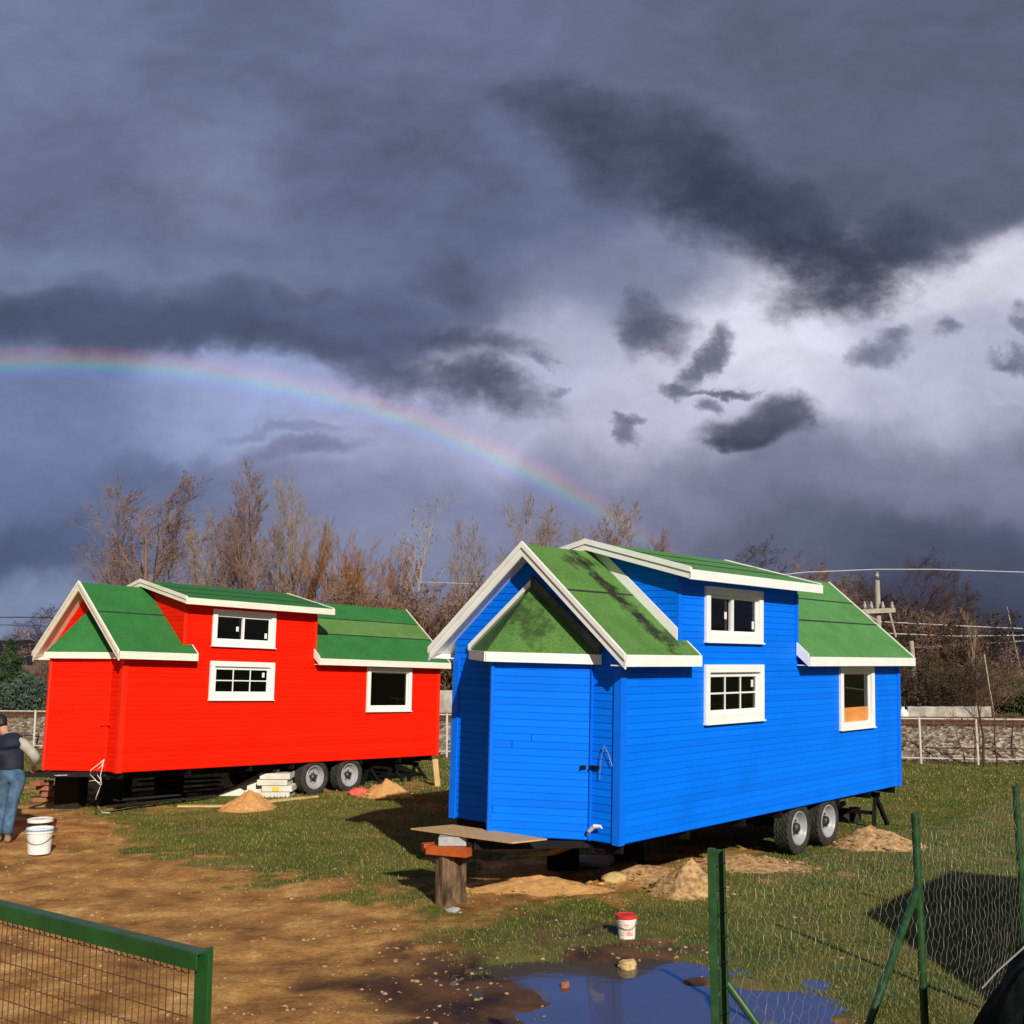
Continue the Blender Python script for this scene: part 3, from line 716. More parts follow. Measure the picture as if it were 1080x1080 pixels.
for x, y, lb in ((5.55, 1.2, 'black steel trestle just behind the rear wheel of the red house'), (6.15, 1.2, 'middle black steel trestle under the rear of the red house'), (6.8, 1.2, 'black steel trestle next to the pine prop of the red house')):
    p = LR(x, y); trestle((p.x, p.y, 0), YRd + math.pi / 2, p.z - .14, 1.7, lb)
p0 = G(462, 829); o = MB().bar((p0.x, p0.y, -.02), (p0.x - .06, p0.y, .5), .10, .06).build('timber_prop', M['pine']); tag(o, 'raw pine post propping the rear corner of the red house', 'post')
p = LB(5.9, .5); o = MB().bar((p.x, p.y, .33), tuple(LB(6.75, .75, .30)), .05, .06).build('steel_bar', M['steel']); tag(o, 'black steel bar running from wheel to trestle of blue house', 'bar')

# stump with timbers and block
c = G(473, 956); st = MB(); n = 26; rows_ = 12; h = .50
for i in range(rows_ + 1):
    z = h * i / rows_
    for k in range(n):
        t = 2 * math.pi * k / n; r_ = .145 + .03 * math.exp(-i * .9) + .014 * math.sin(3 * t + 1) + .010 * math.sin(7 * t + .6 * i * .4) + rnd.uniform(-.004, .004)
        st.v.append((c.x + r_ * math.cos(t), c.y + .12 + r_ * math.sin(t), z - .02 + (0 if i < rows_ else .012 * math.sin(2 * t))))
for i in range(rows_):
    for k in range(n): st.f.append((i * n + k, i * n + (k + 1) % n, (i + 1) * n + (k + 1) % n, (i + 1) * n + k)); st.m.append(0)
st.f.append(tuple(rows_ * n + k for k in range(n))); st.m.append(1)
o = st.build('tree_stump', [M['stump'], M['stump_top']]); tag(o, 'sawn weathered stump holding up the blue house tongue', 'stump')
cx, cy = c.x, c.y + .10
a = G(500, 905, .53); b_ = G(452, 893, .53)
o = MB().bar((cx + .20, cy - .22, .525), (cx - .20, cy - .02, .525), .13, .085).build('timber_block', M['red_timber'], bevel=.004); tag(o, 'short reddish timber on the stump in front of the grey block', 'timber', 'red timbers on the stump')
o = MB().bar((cx - .27, cy + .06, .525), (cx + .1, cy + .20, .525), .10, .08).build('timber_block', M['red_timber'], bevel=.004); tag(o, 'red timber offcut poking out at the left behind the stump', 'timber', 'red timbers on the stump')
o = MB().box((cx - .10, cy - .14, .570), (cx + .17, cy + .14, .655)).build('concrete_block', M['concrete'], bevel=.006); tag(o, 'grey concrete block stacked on the timbers over the stump', 'block')
def sheet(name, pts, th, mt, label, cat='board'):
    b2 = [Vector(p) for p in pts]; o = MB().hexa(b2, [p + Vector((0, 0, th)) for p in b2]).build(name, M[mt]); return tag(o, label, cat)
sheet('chipboard_sheet', [G(433, 875, .665), G(478, 871, .665), G(577, 886, .665), G(540, 890, .665)][::-1], .014, 'osb', 'pale chipboard sheet lying across the tongue of the blue trailer')
sheet('plywood_sheet', [G(543, 905, .30), G(600, 893, .42), G(625, 887, .46), G(585, 902, .32)][::-1], .014, 'ply_dark', 'dark plywood sheet slanting under the door of the blue house')
sheet('paving_slab', [G(590, 912, .02), G(612, 905, .02), G(650, 906, .02), G(640, 915, .02)][::-1], .04, 'concrete', 'pale grey slab lying flat in the shade under blue house', 'slab')

def mound(name, c, rx, ry, h, mt, label, seed, cat='mound', rough=.3, n=34, lumps=0):
    r0 = np.random.RandomState(seed); V = []; Fs = []
    V.append((0, 0, h))
    sx, sy = r0.rand(2) * 50
    for i in range(1, n):
        q = i / (n - 1)
        for k in range(2 * n):
            t = math.pi * k / n; edge = 1 + .22 * (float(fbm(np.array([sx + 1.3 * math.cos(t)]), np.array([sy + 1.3 * math.sin(t)]), 3)[0]) - .5) * 2
            x, y = rx * q * edge * math.cos(t), ry * q * edge * math.sin(t)
            z = h * (1 - q) ** 1.0 * (1.15 - .15 * q) if q < 1 else 0
            z = h * ((1 - q * q) ** 1.6 * .62 + (1 - q) * .38 - .03 * q) * (1 + .16 * math.sin(t + seed) * (1 - q))
            x += .10 * rx * (1 - q) * math.cos(seed * 2.1); y += .10 * ry * (1 - q) * math.sin(seed * 1.7)
            z += (float(fbm(np.array([x * 9 + sx]), np.array([y * 9 + sy]), 4)[0]) - .5) * rough * h * (1 - q ** 4)
            V.append((x, y, z))
    m = 2 * n
    for k in range(m): Fs.append((0, 1 + k, 1 + (k + 1) % m))
    mb = MB(); mb.v = V; mb.f = Fs
    for i in range(n - 2):
        for k in range(m): mb.f.append((1 + i * m + k, 1 + (i + 1) * m + k, 1 + (i + 1) * m + (k + 1) % m, 1 + i * m + (k + 1) % m))
    mb.m = [0] * len(mb.f)
    for _ in range(lumps):
        t = r0.rand() * 6.28; q = math.sqrt(r0.rand()) * 1.08; v = rockverts(r0, .014 + .04 * r0.rand() ** 3)
        z = max(0, h * (1 - q ** .9)); b0 = len(mb.v)
        mb.v += [tuple(x) for x in (v + np.array([rx * q * math.cos(t), ry * q * math.sin(t), z + .005]))]
        mb.f += [tuple(int(j) + b0 for j in f) for f in OCT]; mb.m += [0] * 8
    o = mb.build(name, M[mt], smooth=False); o.location = (c[0], c[1], float(height(np.array([c[0]]), np.array([c[1]]), False)[0]))
    return tag(o, label, cat, 'heaps of sand and soil')
mound('sand_heap', G(262, 853), .50, .45, .26, 'sand', 'orange sand heap on the grass before the white panels', 1)
mound('sand_heap', G(407, 840), .52, .45, .26, 'sand', 'orange sand heap beside the red sack behind red house wheels', 2, lumps=60)
mound('soil_heap', G(724, 941), .46, .44, .29, 'dirt', 'conical yellow soil heap behind the tall green corner post', 3, lumps=120)
mound('soil_heap', G(790, 914), .75, .5, .13, 'dirt', 'low stony soil spill under the middle of the blue house', 4, lumps=160)
mound('soil_heap', G(925, 893), .62, .42, .24, 'dirt', 'stony soil heap at the feet of the blue house trestle', 5, lumps=160)
mound('soil_heap', G(560, 938), .85, .42, .12, 'sand', 'flat spread of yellow sand between the stump and rock', 6, lumps=60)
mound('soil_heap', G(675, 925), .7, .4, .12, 'dirt', 'low rubbly soil bank behind the yellow rock', 16, lumps=160)
def rock(c, rx, ry, rz, label, seed, mt='rock', grp='rocks on the ground'):
    r0 = np.random.RandomState(seed); import bmesh
    bm = bmesh.new(); bmesh.ops.create_icosphere(bm, subdivisions=3, radius=1)
    for v in bm.verts:
        k = 1 + .35 * (float(fbm(np.array([v.co.x * 1.6 + seed * 3 + v.co.z]), np.array([v.co.y * 1.6 + v.co.z * 1.3]), 3)[0]) - .5) * 2
        v.co = Vector((math.copysign(abs(v.co.x) ** .88, v.co.x) * rx * k, math.copysign(abs(v.co.y) ** .88, v.co.y) * ry * k, math.copysign(abs(v.co.z) ** .9, v.co.z) * rz * k))
    me = bpy.data.meshes.new('rock'); bm.to_mesh(me); bm.free(); me.materials.append(M[mt])
    o = bpy.data.objects.new('rock', me); col.objects.link(o); o.location = (c[0], c[1], c[2] + rz * .55); o.rotation_euler = (0, 0, r0.rand() * 1)
    return tag(o, label, 'rock', grp)
rock(G(647, 931), .15, .10, .065, 'flat yellow rock under the front corner of blue house', 1)
rock(G(662, 1022, -.03), .07, .06, .05, 'rounded wet stone at the edge of the puddle', 2)
rock(G(93, 848), .13, .10, .06, 'pale flat stone in front of the red house cable', 3)
rock(G(138, 849), .11, .08, .05, 'small pale stone to the right of the red house cable', 4)
rock(G(596, 1042, -.03), .035, .03, .03, 'small reddish pebble sitting in the puddle', 5, 'brick')
rock(G(478, 962), .07, .05, .03, 'little white stone by the foot of the stump', 6, 'concrete')
rock(G(1000, 799), .18, .12, .06, 'grey stone at the base of the railway fence', 7, 'concrete')

# ------------------------------------------------------------------ buckets
def bucket(name, c, r, h, label, body='plastic', lid=None, lab=None, rot=0.0, band=None):
    root = empty(name, c, rot); tag(root, label, 'bucket', 'paint buckets')
    b2 = MB(); b2.lathe([(0, 0), (r * .84, 0), (r * .86, .01), (r * .97, h * .80), (r * 1.03, h * .81), (r * 1.03, h * .84), (r * .98, h * .85), (r, h * .95), (r * 1.05, h * .955), (r * 1.05, h), (r * .97, h), (r * .95, h * .93)] + ([(0, h * .9)] if not lid else []), 36)
    b2.build('bucket_body', M[body], root, smooth=False)
    if lid:
        l2 = MB(); l2.lathe([(r * 1.08, h * .90), (r * 1.10, h * .91), (r * 1.10, h * 1.03), (r * 1.02, h * 1.045), (r * .98, h * 1.02), (0, h * 1.02)], 36); l2.build('lid', M[lid], root)
    if lab:
        l3 = MB(); a0, a1 = -2.35, -.9
        vs = []
        for k in range(13):
            t = a0 + (a1 - a0) * k / 12; vs += [(r * .905 * math.cos(t), r * .905 * math.sin(t), h * .22), (r * .975 * math.cos(t), r * .975 * math.sin(t), h * .72)]
        l3.add(vs, [(2 * k, 2 * k + 2, 2 * k + 3, 2 * k + 1) for k in range(12)]); l3.build('paper_label', M[lab], root)
    if band:
        b3 = MB(); b3.lathe([(r * 1.035, h * .90), (r * 1.045, h * .905), (r * 1.045, h * .94), (r * 1.03, h * .945)], 36); b3.build('rim_band', M[band], root)
    hd = MB(); pts = [(r * 1.04 * math.cos(t), -r * (.92 if 0 < k < 12 else .5) * math.sin(t) - (.02 * r), h * .84 - r * .85 * math.sin(t)) for k, t in ((k, math.pi * k / 12) for k in range(13))]
    pts = [(x, -math.sqrt(max(0, (r * 1.05) ** 2 - x * x)), z) for x, y, z in pts]
    hd.tube(pts, .0035, 5); hd.build('handle', M['wire'], root)
    return root
bucket('bucket', G(661, 991), .082, .20, 'small white bucket with red lid on grass by the puddle', lid='plastic_red', lab='label_pink')
bucket('bucket', G(41, 900), .155, .31, 'large open white bucket standing on the mud', band='blue_line', rot=.2)
bucket('bucket', G(34, 893) + Vector((-.03, .28, 0)), .145, .30, 'dark paint bucket with smeared label behind the white one', body='black_plastic', lid='plastic', lab='label_pink', rot=-.5)
bucket('bucket', G(36, 884) + Vector((-.06, .50, 0)), .14, .17, 'open bucket of red paint behind the other buckets', body='red_paint', rot=1)

# ------------------------------------------------------------------ things under and by the red house
c = G(255, 842)
def panel(pts, th, mt, label, name='insulation_panel', cat='panel', grp='white panels under the red house'):
    v = [Vector(p) for p in pts]; nrm = (v[1] - v[0]).cross(v[2] - v[0]).normalized() * th
    o = MB().hexa(v, [p + nrm for p in v]).build(name, M[mt]); return tag(o, label, cat, grp)
q = G(237, 841); r_ = G(272, 841)
pl = panel([(q.x - .15, q.y, .01), (r_.x + .02, r_.y, .01), (r_.x + .28, r_.y + .25, .42), (r_.x + .02, r_.y + .35, .40)], .035, 'foam', 'white printed panel leaning under the red house')
panel([(r_.x - .02, r_.y - .06, .0), (r_.x + .10, r_.y - .10, .0), (r_.x + .34, r_.y + .12, .45), (r_.x + .24, r_.y + .16, .45)], .03, 'foam', 'narrow white strip propped against the stacked panels')
pr = MB()
for k in range(6):
    t = .15 + .12 * k; a = Vector((q.x - .15, q.y, .01)).lerp(Vector((r_.x + .02, r_.y + .35, .40)), .15 + t * .9); b2 = Vector((r_.x + .02, r_.y, .01)).lerp(Vector((r_.x + .28, r_.y + .25, .42)), .15 + t * .9)
    pr.bar(a.lerp(b2, .35) + Vector((0, -.04, .012)), a.lerp(b2, .62) + Vector((0, -.04, .012)), .004, .022)
pr.build('print', M['foam_print'], pl)
s0 = G(290, 842)
for k in range(4):
    dx = .05 * math.sin(k * 2.1)
    o = MB().box((s0.x - .28 + dx, s0.y + .02, .004 + .105 * k), (s0.x + .24 + dx, s0.y + .55, .1 + .105 * k)).build('insulation_panel', M['foam'], bevel=.004)
    tag(o, ('lowest thick white slab of the pile beside the red house wheel', 'second white slab from the bottom of the pile by wheel', 'third white slab from the bottom of the pile by wheel', 'topmost white slab of the pile beside the red house wheel')[k], 'slab', 'stacked white slabs')
    if k == 1:
        MB().box((s0.x - .06, s0.y + .012, .12), (s0.x + .06, s0.y + .019, .19)).build('sticker', M['yellow'], o)
def plank(a, b_, w, h, mt, label, name='plank'):
    o = MB().bar(a, b_, w, h).build(name, M[mt]); return tag(o, label, 'plank', 'planks on the ground')
plank(G(188, 850, .03), G(262, 850, .03), .12, .03, 'pine', 'pale plank on the ground left of the front sand heap')
plank(G(276, 846, .03), G(322, 841, .03), .14, .03, 'pine', 'pale plank in front of the stacked white slabs')
plank(G(310, 843, .02), G(335, 840, .02), .05, .03, 'pine', 'thin pale batten just ahead of the red house front wheel')
# red sack
bs = rock(G(378, 839), .19, .13, .09, 'crumpled red sack lying against the red house rear wheel', 9, 'plastic_red'); bs.name = 'sack'; bs['category'] = 'sack'; del bs['group']
M['plastic_sack'] = mat('faded red sack', (.70, .13, .10), (.55, .08, .06), rough=.55, scale=12, bump=.8, bscale=14); bs.data.materials[0] = M['plastic_sack']
# plywood, bricks and planks under the front of the red house
sheet('plywood_sheet', [G(43, 817, .62), G(52, 812, .62), G(90, 817, .62), G(60, 818.5, .62)][::-1], .015, 'concrete', 'greyish sheet sticking out below the red house door')
k = 0
for (u, v, z) in ((42, 836, .0), (50, 835, .0), (44, 835, .09), (51, 834, .09), (46, 834.5, .18), (40, 834, .18), (38, 832, .27), (45, 832, .27)):
    p = G(u, 846); p = Vector((p.x, p.y + .1 * (k % 3), z)); k += 1
    bx = MB().box((-.11, -.06, 0), (.11, .06, .075)).build('brick', M['brick'], bevel=.004); bx.location = (p.x, p.y, z + .004); bx.rotation_euler = (0, 0, rnd.uniform(-.4, .4))
    tag(bx, 'reddish brick piled loosely below the red house corner', 'brick', 'bricks piled below the red house corner')
for i in range(5):
    a = LR(.25 + .22 * i, .65 + .13 * i, .10 + .07 * i); b_ = LR(2.4 + .1 * i, .85 + .12 * i, .06 + .06 * i)
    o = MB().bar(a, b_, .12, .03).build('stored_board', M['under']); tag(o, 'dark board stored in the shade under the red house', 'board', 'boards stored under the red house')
for (lx, ly, lb) in ((.25, 1.75, 'dark block under the far side of the red house front'), (.9, 1.5, 'dark block support under the front of the red house'), (1.9, 1.5, 'dark block support under the middle of the red house')):
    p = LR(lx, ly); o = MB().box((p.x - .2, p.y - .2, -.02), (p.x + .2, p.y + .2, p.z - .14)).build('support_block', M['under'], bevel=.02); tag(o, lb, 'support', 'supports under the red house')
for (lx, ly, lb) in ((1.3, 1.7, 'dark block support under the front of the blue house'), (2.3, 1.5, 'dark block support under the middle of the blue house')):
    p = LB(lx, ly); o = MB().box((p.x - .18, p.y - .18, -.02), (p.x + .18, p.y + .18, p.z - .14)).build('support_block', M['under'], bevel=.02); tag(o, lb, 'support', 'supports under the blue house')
# hanging cable of the red house
cb = MB(); base = LR(-.30, .62)
def cz(u, v): return D(u, v, base.y - .25)
cb.tube([cz(110, 801), cz(104, 806), cz(96, 812), cz(95, 817), cz(101, 823), cz(106, 828)], .006, 6)
cb.tube([cz(110, 801), cz(107, 808), cz(102, 812), cz(103, 818), cz(106, 822), cz(107, 828)], .0055, 6)
cb.tube([cz(109, 803), cz(108, 810), cz(106, 817), cz(107, 826), cz(104, 834), cz(101, 842)], .006, 6)
e0 = G(101, 848); cb.tube([cz(101, 842), e0 + Vector((0, 0, .06)), e0 + Vector((.05, -.1, .02)), G(108, 858) + Vector((0, 0, .012)), G(116, 858) + Vector((0, 0, .012))], .006, 6)
cb.tube([cz(94, 824), cz(100, 823), cz(106, 826)], .005, 6)
o = cb.build('hanging_cable', M['cable'], smooth=True); tag(o, 'looped white cable hanging from the red house onto the mud', 'cable')
# two short pipes on the lawn
for (u, lb) in ((890, 'left one of two short black pipe offcuts on the lawn'), (902, 'right one of two short black pipe offcuts on the lawn')):
    p = G(u, 867 if u < 895 else 866); o = MB().lathe([(.085, 0), (.085, .20), (.07, .20), (.07, .02), (.085, 0)], 20).build('pipe_offcut', M['black_plastic']); o.location = p; tag(o, lb, 'pipe', 'black pipe offcuts on the lawn')

# ------------------------------------------------------------------ gate and netting fence in the foreground
def vec(x, y, z=0): return Vector((x, y, z))
gh = 1.55
g1 = D(0, 0, 1); gh = 1.50; _a, _b = G(214, 1004, gh), G(0, 952, gh); gR = vec(_a.x, _a.y); gd = vec(_b.x - _a.x, _b.y - _a.y).normalized(); gn = vec(-gd.y, gd.x)
gt = empty('metal_gate', gR); tag(gt, 'green metal gate with rusty woven wire infill at lower left', 'gate')
gl = 2.2; lp = lambda s, z, o=0: gd * s + gn * o + Vector((0, 0, z))
f = MB()
f.bar(lp(.0, 0), lp(.0, gh), .008, .062, up=gd); f.bar(lp(.030, 0, -.030), lp(.030, gh, -.030), .060, .008, up=gd)
f.build('gate_post', M['green_metal'], gt, bevel=.002)
f = MB(); f.bar(lp(-.002, gh - .002, -.002), lp(gl, gh - .002, -.002), .046, .008); f.bar(lp(.0, gh - .025, .020), lp(gl, gh - .025, .020), .006, .050)
f.bar(lp(.0, .14, .0), lp(gl, .14, .0), .040, .040); f.bar(lp(gl, 0), lp(gl, gh), .045, .045, up=gd)
f.build('gate_frame', M['green_metal'], gt, bevel=.002)
f = MB(); s = .065; k = 0
while s < gl - .03:
    f.tube([lp(s + .002 * math.sin(q * .9 + k), .16 + (gh - .21) * q / 12) for q in range(13)], .0018, 5); s += .0335; k += 1
z = .19; k = 0
while z < gh - .06:
    m_ = int(gl / .0335); f.tube([lp(.06 + .0335 * q * .5, z + .0020 * math.sin(q * 3.1416 + k), .002 * (1 if (q + k) % 2 else -1)) for q in range(2 * m_ - 3)], .0020, 5); z += .062; k += 1
f.build('wire_mesh', M['rusty'], gt)

FH = [1.56, 1.54, 1.53, 1.5]; FP = [G(u, v, h) for (u, v), h in zip(((755, 895), (965, 858), (1071, 829)), FH)]; FP = [vec(p.x, p.y) for p in FP]; FP.append(FP[2] * 2 - FP[1])
fe = empty('wire_fence', FP[0]); tag(fe, 'green fence posts strung with loose galvanised hexagonal netting at lower right', 'fence'); o0 = FP[0]
f = MB(); q = vec(0, 0); ax_ = vec(.95, -.3).normalized(); ay_ = vec(-ax_.y, ax_.x)
f.bar(q + ax_ * -.018, q + ax_ * -.018 + vec(0, 0, FH[0]), .034, .034, up=ay_)
f.bar(q + ax_ * .018 + ay_ * .012, q + ax_ * .018 + ay_ * .012 + vec(0, 0, FH[0] - .004), .036, .006, up=ay_)
f.bar(q + ax_ * .034 + ay_ * -.004, q + ax_ * .034 + ay_ * -.004 + vec(0, 0, FH[0] - .002), .006, .036, up=ay_)
f.build('post', M['green_post'], fe, bevel=.002)
for k in range(15): z = .1 + k * .1; MB().tube([q + ax_ * .038 + ay_ * .02 + vec(0, 0, z), q + ax_ * .040 - ay_ * .028 + vec(0, 0, z + .006), q + ax_ * .020 - ay_ * .030 + vec(0, 0, z + .01)], .002, 5).build('tie_wire', M['steel'], fe)
for i in (1, 2, 3):
    p = FP[i] - o0; f = MB(); f.lathe([(0, 0), (.021, 0), (.021, FH[i]), (.015, FH[i] + .002), (.014, FH[i] - .05), (0, FH[i] - .05)], 14, o=p); f.build('post', M['green_post'], fe, smooth=False)
f = MB(); p = FP[1] - o0; f.tube([p + vec(-.01, -.03, 1.17), p + vec(-.42, -.40, .58), p + vec(-.83, -.78, -.02)], .019, 12); f.build('brace', M['green_post'], fe, smooth=True)
f = MB(); f.tube([q + vec(.03, 0, 1.02), q + vec(.78, .50, -.02)], .017, 12); f.build('brace', M['green_post'], fe, smooth=True)
f = MB(); rn = random.Random(11)
for i in range(3):
    A_, B2 = FP[i] - o0, FP[i + 1] - o0; Ls = (B2 - A_).length; dh = (B2 - A_).normalized(); dn_ = vec(-dh.y, dh.x); cw_ = .076; chh = .066
    nu, nv = int(Ls / cw_), int(1.47 / chh); jit = {}
    def node(a, b_):
        key = (round(a * 2), round(b_ * 4))
        if key not in jit: jit[key] = (rn.uniform(-.007, .007), rn.uniform(-.007, .007), rn.uniform(-.006, .006))
        j = jit[key]; u = min(Ls, max(0, a * cw_)); t = u / Ls
        sag = -.06 * math.sin(math.pi * t) * (b_ / nv) ** 2 + .012 * math.sin(a * .7 + i) * (b_ / nv); bulge = .035 * math.sin(math.pi * t) * math.sin(b_ * .35 + i)
        slant = .04 * math.sin(b_ * .3 + i)
        return A_ + dh * (u + j[0] + slant * math.sin(math.pi * t)) + dn_ * (bulge + j[2]) + vec(0, 0, b_ * chh + .02 + sag + j[1])
    for b_ in range(nv):
        for a in range(nu + 1):
            off = .5 * (b_ % 2)
            lo_, hi_ = node(a + off, b_), node(a + off, b_ + .5)
            f.tube([lo_, hi_], 0.0008, 3, cap=False)
            n1, n2 = node(a + off + .5, b_ + 1), node(a + off - .5, b_ + 1)
            f.tube([hi_, n1], .00065, 3, cap=False)
            if a + off - .5 >= 0: f.tube([hi_, n2], .00065, 3, cap=False)
    f.tube([node(a, nv) for a in range(nu + 1)], .0009, 4)
f.build('netting', M['wire'], fe)

# tarpaulin covered pile at the right edge
V = []; mb = MB(); nn = 72; nr_ = 40
for i in range(nr_ + 1):
    q_ = i / nr_
    for k in range(nn):
        t = 2 * math.pi * k / nn; ed = 1 + .05 * math.sin(3 * t + 1) + .03 * math.sin(7 * t)
        x, y = 1.22 * q_ * math.cos(t) * ed, .85 * q_ * math.sin(t) * ed
        z = 1.26 * (1 - q_ ** 9) + .05 * math.sin(2.2 * x + 1) * (1 - q_)
        fold = abs(math.sin(13 * t + 6 * float(vnoise(np.array([x * 2.3 + 9]), np.array([y * 2.3 + 5]))[0]) + 3 * z)) ** 1.6
        kk = .11 * fold * min(1, q_ * 1.6)
        mb.v.append((x * (1 - kk), y * (1 - kk), max(0, z * (1 - .4 * kk) + .16 * (float(fbm(np.array([x * 4]), np.array([y * 4 + 7]), 3)[0]) - .5))))
for i in range(nr_):
    for k in range(nn): mb.f.append((i * nn + k, (i + 1) * nn + k, (i + 1) * nn + (k + 1) % nn, i * nn + (k + 1) % nn)); mb.m.append(0)
o = mb.build('tarpaulin', M['tarp'], smooth=True); _t = D(1030, 1078, 4.45); o.location = (_t.x + 1.05, 4.45, 0); tag(o, 'dark creased tarpaulin bulging in at the lower right corner', 'tarpaulin')
o = MB().tube([D(1036, 1042, 4.62), D(1052, 1024, 4.55), D(1080, 999, 4.45), D(1130, 960, 4.4)], .0035, 5).build('rope', M['cable']); tag(o, 'thin white line stretched along the top of the tarpaulin', 'rope')

# ------------------------------------------------------------------ railway behind the field
RA, RB = Vector((-13.8, 30, 0)), Vector((10.5, 25.8, 0)); ru = (RB - RA).normalized(); rn_ = Vector((-ru.y, ru.x, 0)); rmid = (RA + RB) / 2
def RW(u, t, z=0): p = rmid + ru * u + rn_ * t; return Vector((p.x, p.y, z))
def prof(t): return .72 * sstep(.3, 2.6, t) - .35 * sstep(8, 12, t)
us = np.arange(-24, 24.01, .07); ts = np.concatenate([np.arange(-.2, 6.5, .07), np.arange(6.6, 16, .6)])
U_, T_ = np.meshgrid(us, ts); uf, tf = U_.ravel(), T_.ravel()
zf = prof(tf) + (fbm(uf * 7, tf * 7, 3) - .5) * .16 * sstep(-.1, .6, tf) * (1 - .7 * sstep(2.8, 3.4, tf) * (1 - sstep(6, 7, tf))) - .03 * (tf < 0)
X = rmid.x + ru.x * uf + rn_.x * tf; Y = rmid.y + ru.y * uf + rn_.y * tf; nU = len(us)
ii = (np.arange(len(ts) - 1)[:, None] * nU + np.arange(nU - 1)[None, :]).ravel()
mgv = bpy.data.materials.new('railway ballast'); nt, N, L = nodes(mgv); b = N['Principled BSDF']; b.inputs['Roughness'].default_value = .95; b.inputs['Specular IOR Level'].default_value = .1
tc = N_('ShaderNodeTexCoord').outputs['Object']
vo = N_('ShaderNodeTexVoronoi'); vo.inputs['Scale'].default_value = 11; L.new(tc, vo.inputs['Vector'])
sx_ = N_('ShaderNodeSeparateXYZ'); L.new(vo.outputs['Color'], sx_.inputs[0])
stone = ramp(sx_.outputs[0], [(0, (.09, .06, .04)), (.5, (.23, .17, .12)), (1, (.46, .37, .28))])
soil = ramp(noise(3, 6, .65, tc), [(.35, (.07, .035, .022)), (.6, (.16, .085, .05))])
tt = N_('ShaderNodeAttribute', attribute_name='bed').outputs['Fac']
nm2 = N_('ShaderNodeMath', operation='MULTIPLY_ADD'); nm2.inputs[1].default_value = .9; L.new(noise(1.2, 6, .7, tc), nm2.inputs[0]); L.new(tt, nm2.inputs[2])
mr = N_('ShaderNodeMapRange'); mr.inputs['From Min'].default_value = .55; mr.inputs['From Max'].default_value = .8; L.new(nm2.outputs[0], mr.inputs['Value'])
L.new(mixc(mr.outputs[0], stone, soil), b.inputs['Base Color'])
bp = N_('ShaderNodeBump'); bp.inputs['Strength'].default_value = 1; bp.inputs['Distance'].default_value = .05; L.new(vo.outputs['Distance'], bp.inputs['Height']); L.new(bp.outputs[0], b.inputs['Normal'])
em = npmesh('ballast_embankment', np.stack([X, Y, zf], 1), np.stack([ii, ii + 1, ii + nU + 1, ii + nU], 1), mgv); tag(em, 'gravel railway embankment beyond the lawn', kind='structure')
bed = (sstep(2.3, 3.0, tf) + (1 - sstep(.2, .8, tf)) * .6).astype(np.float32)
at = em.data.attributes.new('bed', 'FLOAT', 'POINT'); at.data.foreach_set('value', np.clip(bed, 0, 1))
tk = empty('railway_track', RW(0, 4.2, .74), math.atan2(ru.y, ru.x)); tag(tk, 'rusty railway track on top of the gravel embankment', 'track')
for y in (-.8, .8):
    MB().box((-26, y - .035, .07), (26, y + .035, .10)).box((-26, y - .012, -.02), (26, y + .012, .0701)).build('rail', M['rusty'], tk)
MB_s = MB()
for k in range(80): MB_s.box((-26 + k * .65, -1.2, -.06), (-26 + k * .65 + .22, 1.2, .0))
MB_s.build('sleepers', M['ply_dark'], tk)
rf_ = empty('rail_fence', RW(0, 0), math.atan2(ru.y, ru.x)); tag(rf_, 'low white pipe fence with wire infill along the railway embankment', 'fence')
f = MB(); f.tube([(-26, 0, 1.03), (26, 0, 1.03)], .018, 6); f.build('top_rail', M['railpaint'], rf_)
f = MB(); f.tube([(-26, 0, .14), (26, 0, .14)], .014, 6); f.build('bottom_rail', M['railpaint'], rf_)
x0_ = (Vector(RW(0, 0)) - G(987, 803)).length
proto = MB().tube([(0, 0, -.1), (0, 0, 1.06)], .028, 8).build('post', M['railpaint'], rf_); proto.location = (-26, 0, 0)
k = 1
while -26 + k * 1.24 < 26:
    c2 = proto.copy(); col.objects.link(c2); c2.parent = rf_; c2.location = (-26 + k * 1.24, 0, 0); k += 1
f = MB()
for z in (.35, .55, .78): f.tube([(-26, 0, z), (26, 0, z)], .004, 4)
k = 0
while -26 + k * .31 < 26: f.tube([(-26 + k * .31, .005, .14), (-26 + k * .31, .005, 1.03)], .003, 3, cap=False); k += 1
f.build('wire_infill', M['wire'], rf_)
for (u0, u1, Y_, zt, lb) in ((958, 1046, 33, 1.02, 'low whitewashed wall behind the track right of the blue house'), (452, 480, 34.5, 1.45, 'bit of whitewashed wall seen between the two houses')):
    a = D(u0, 760, Y_); b_ = D(u1, 760, Y_); mbw = MB(); n_ = 14
    for k in range(n_):
        xa, xb = a.x + (b_.x - a.x) * k / n_, a.x + (b_.x - a.x) * (k + 1) / n_
        h1, h2 = [zt + .010 * math.sin(j * 2.3) for j in (k, k + 1)]
        mbw.hexa([(xa, Y_, .2), (xb, Y_, .2), (xb, Y_ + .2, .2), (xa, Y_ + .2, .2)], [(xa, Y_, h1), (xb, Y_, h2), (xb, Y_ + .2, h2), (xa, Y_ + .2, h1)])
    tag(mbw.build('wall', M['white_wall']), lb, 'wall')
p = D(953, 768, 31.0); o = MB().lathe([(0, 0), (.14, 0), (.15, .08), (.15, .42), (.10, .50), (.05, .52), (.05, .58), (0, .58)], 14).build('white_canister', M['plastic']); o.location = (p.x, p.y, p.z); tag(o, 'white canister standing on the track bed by the blue house corner', 'canister')

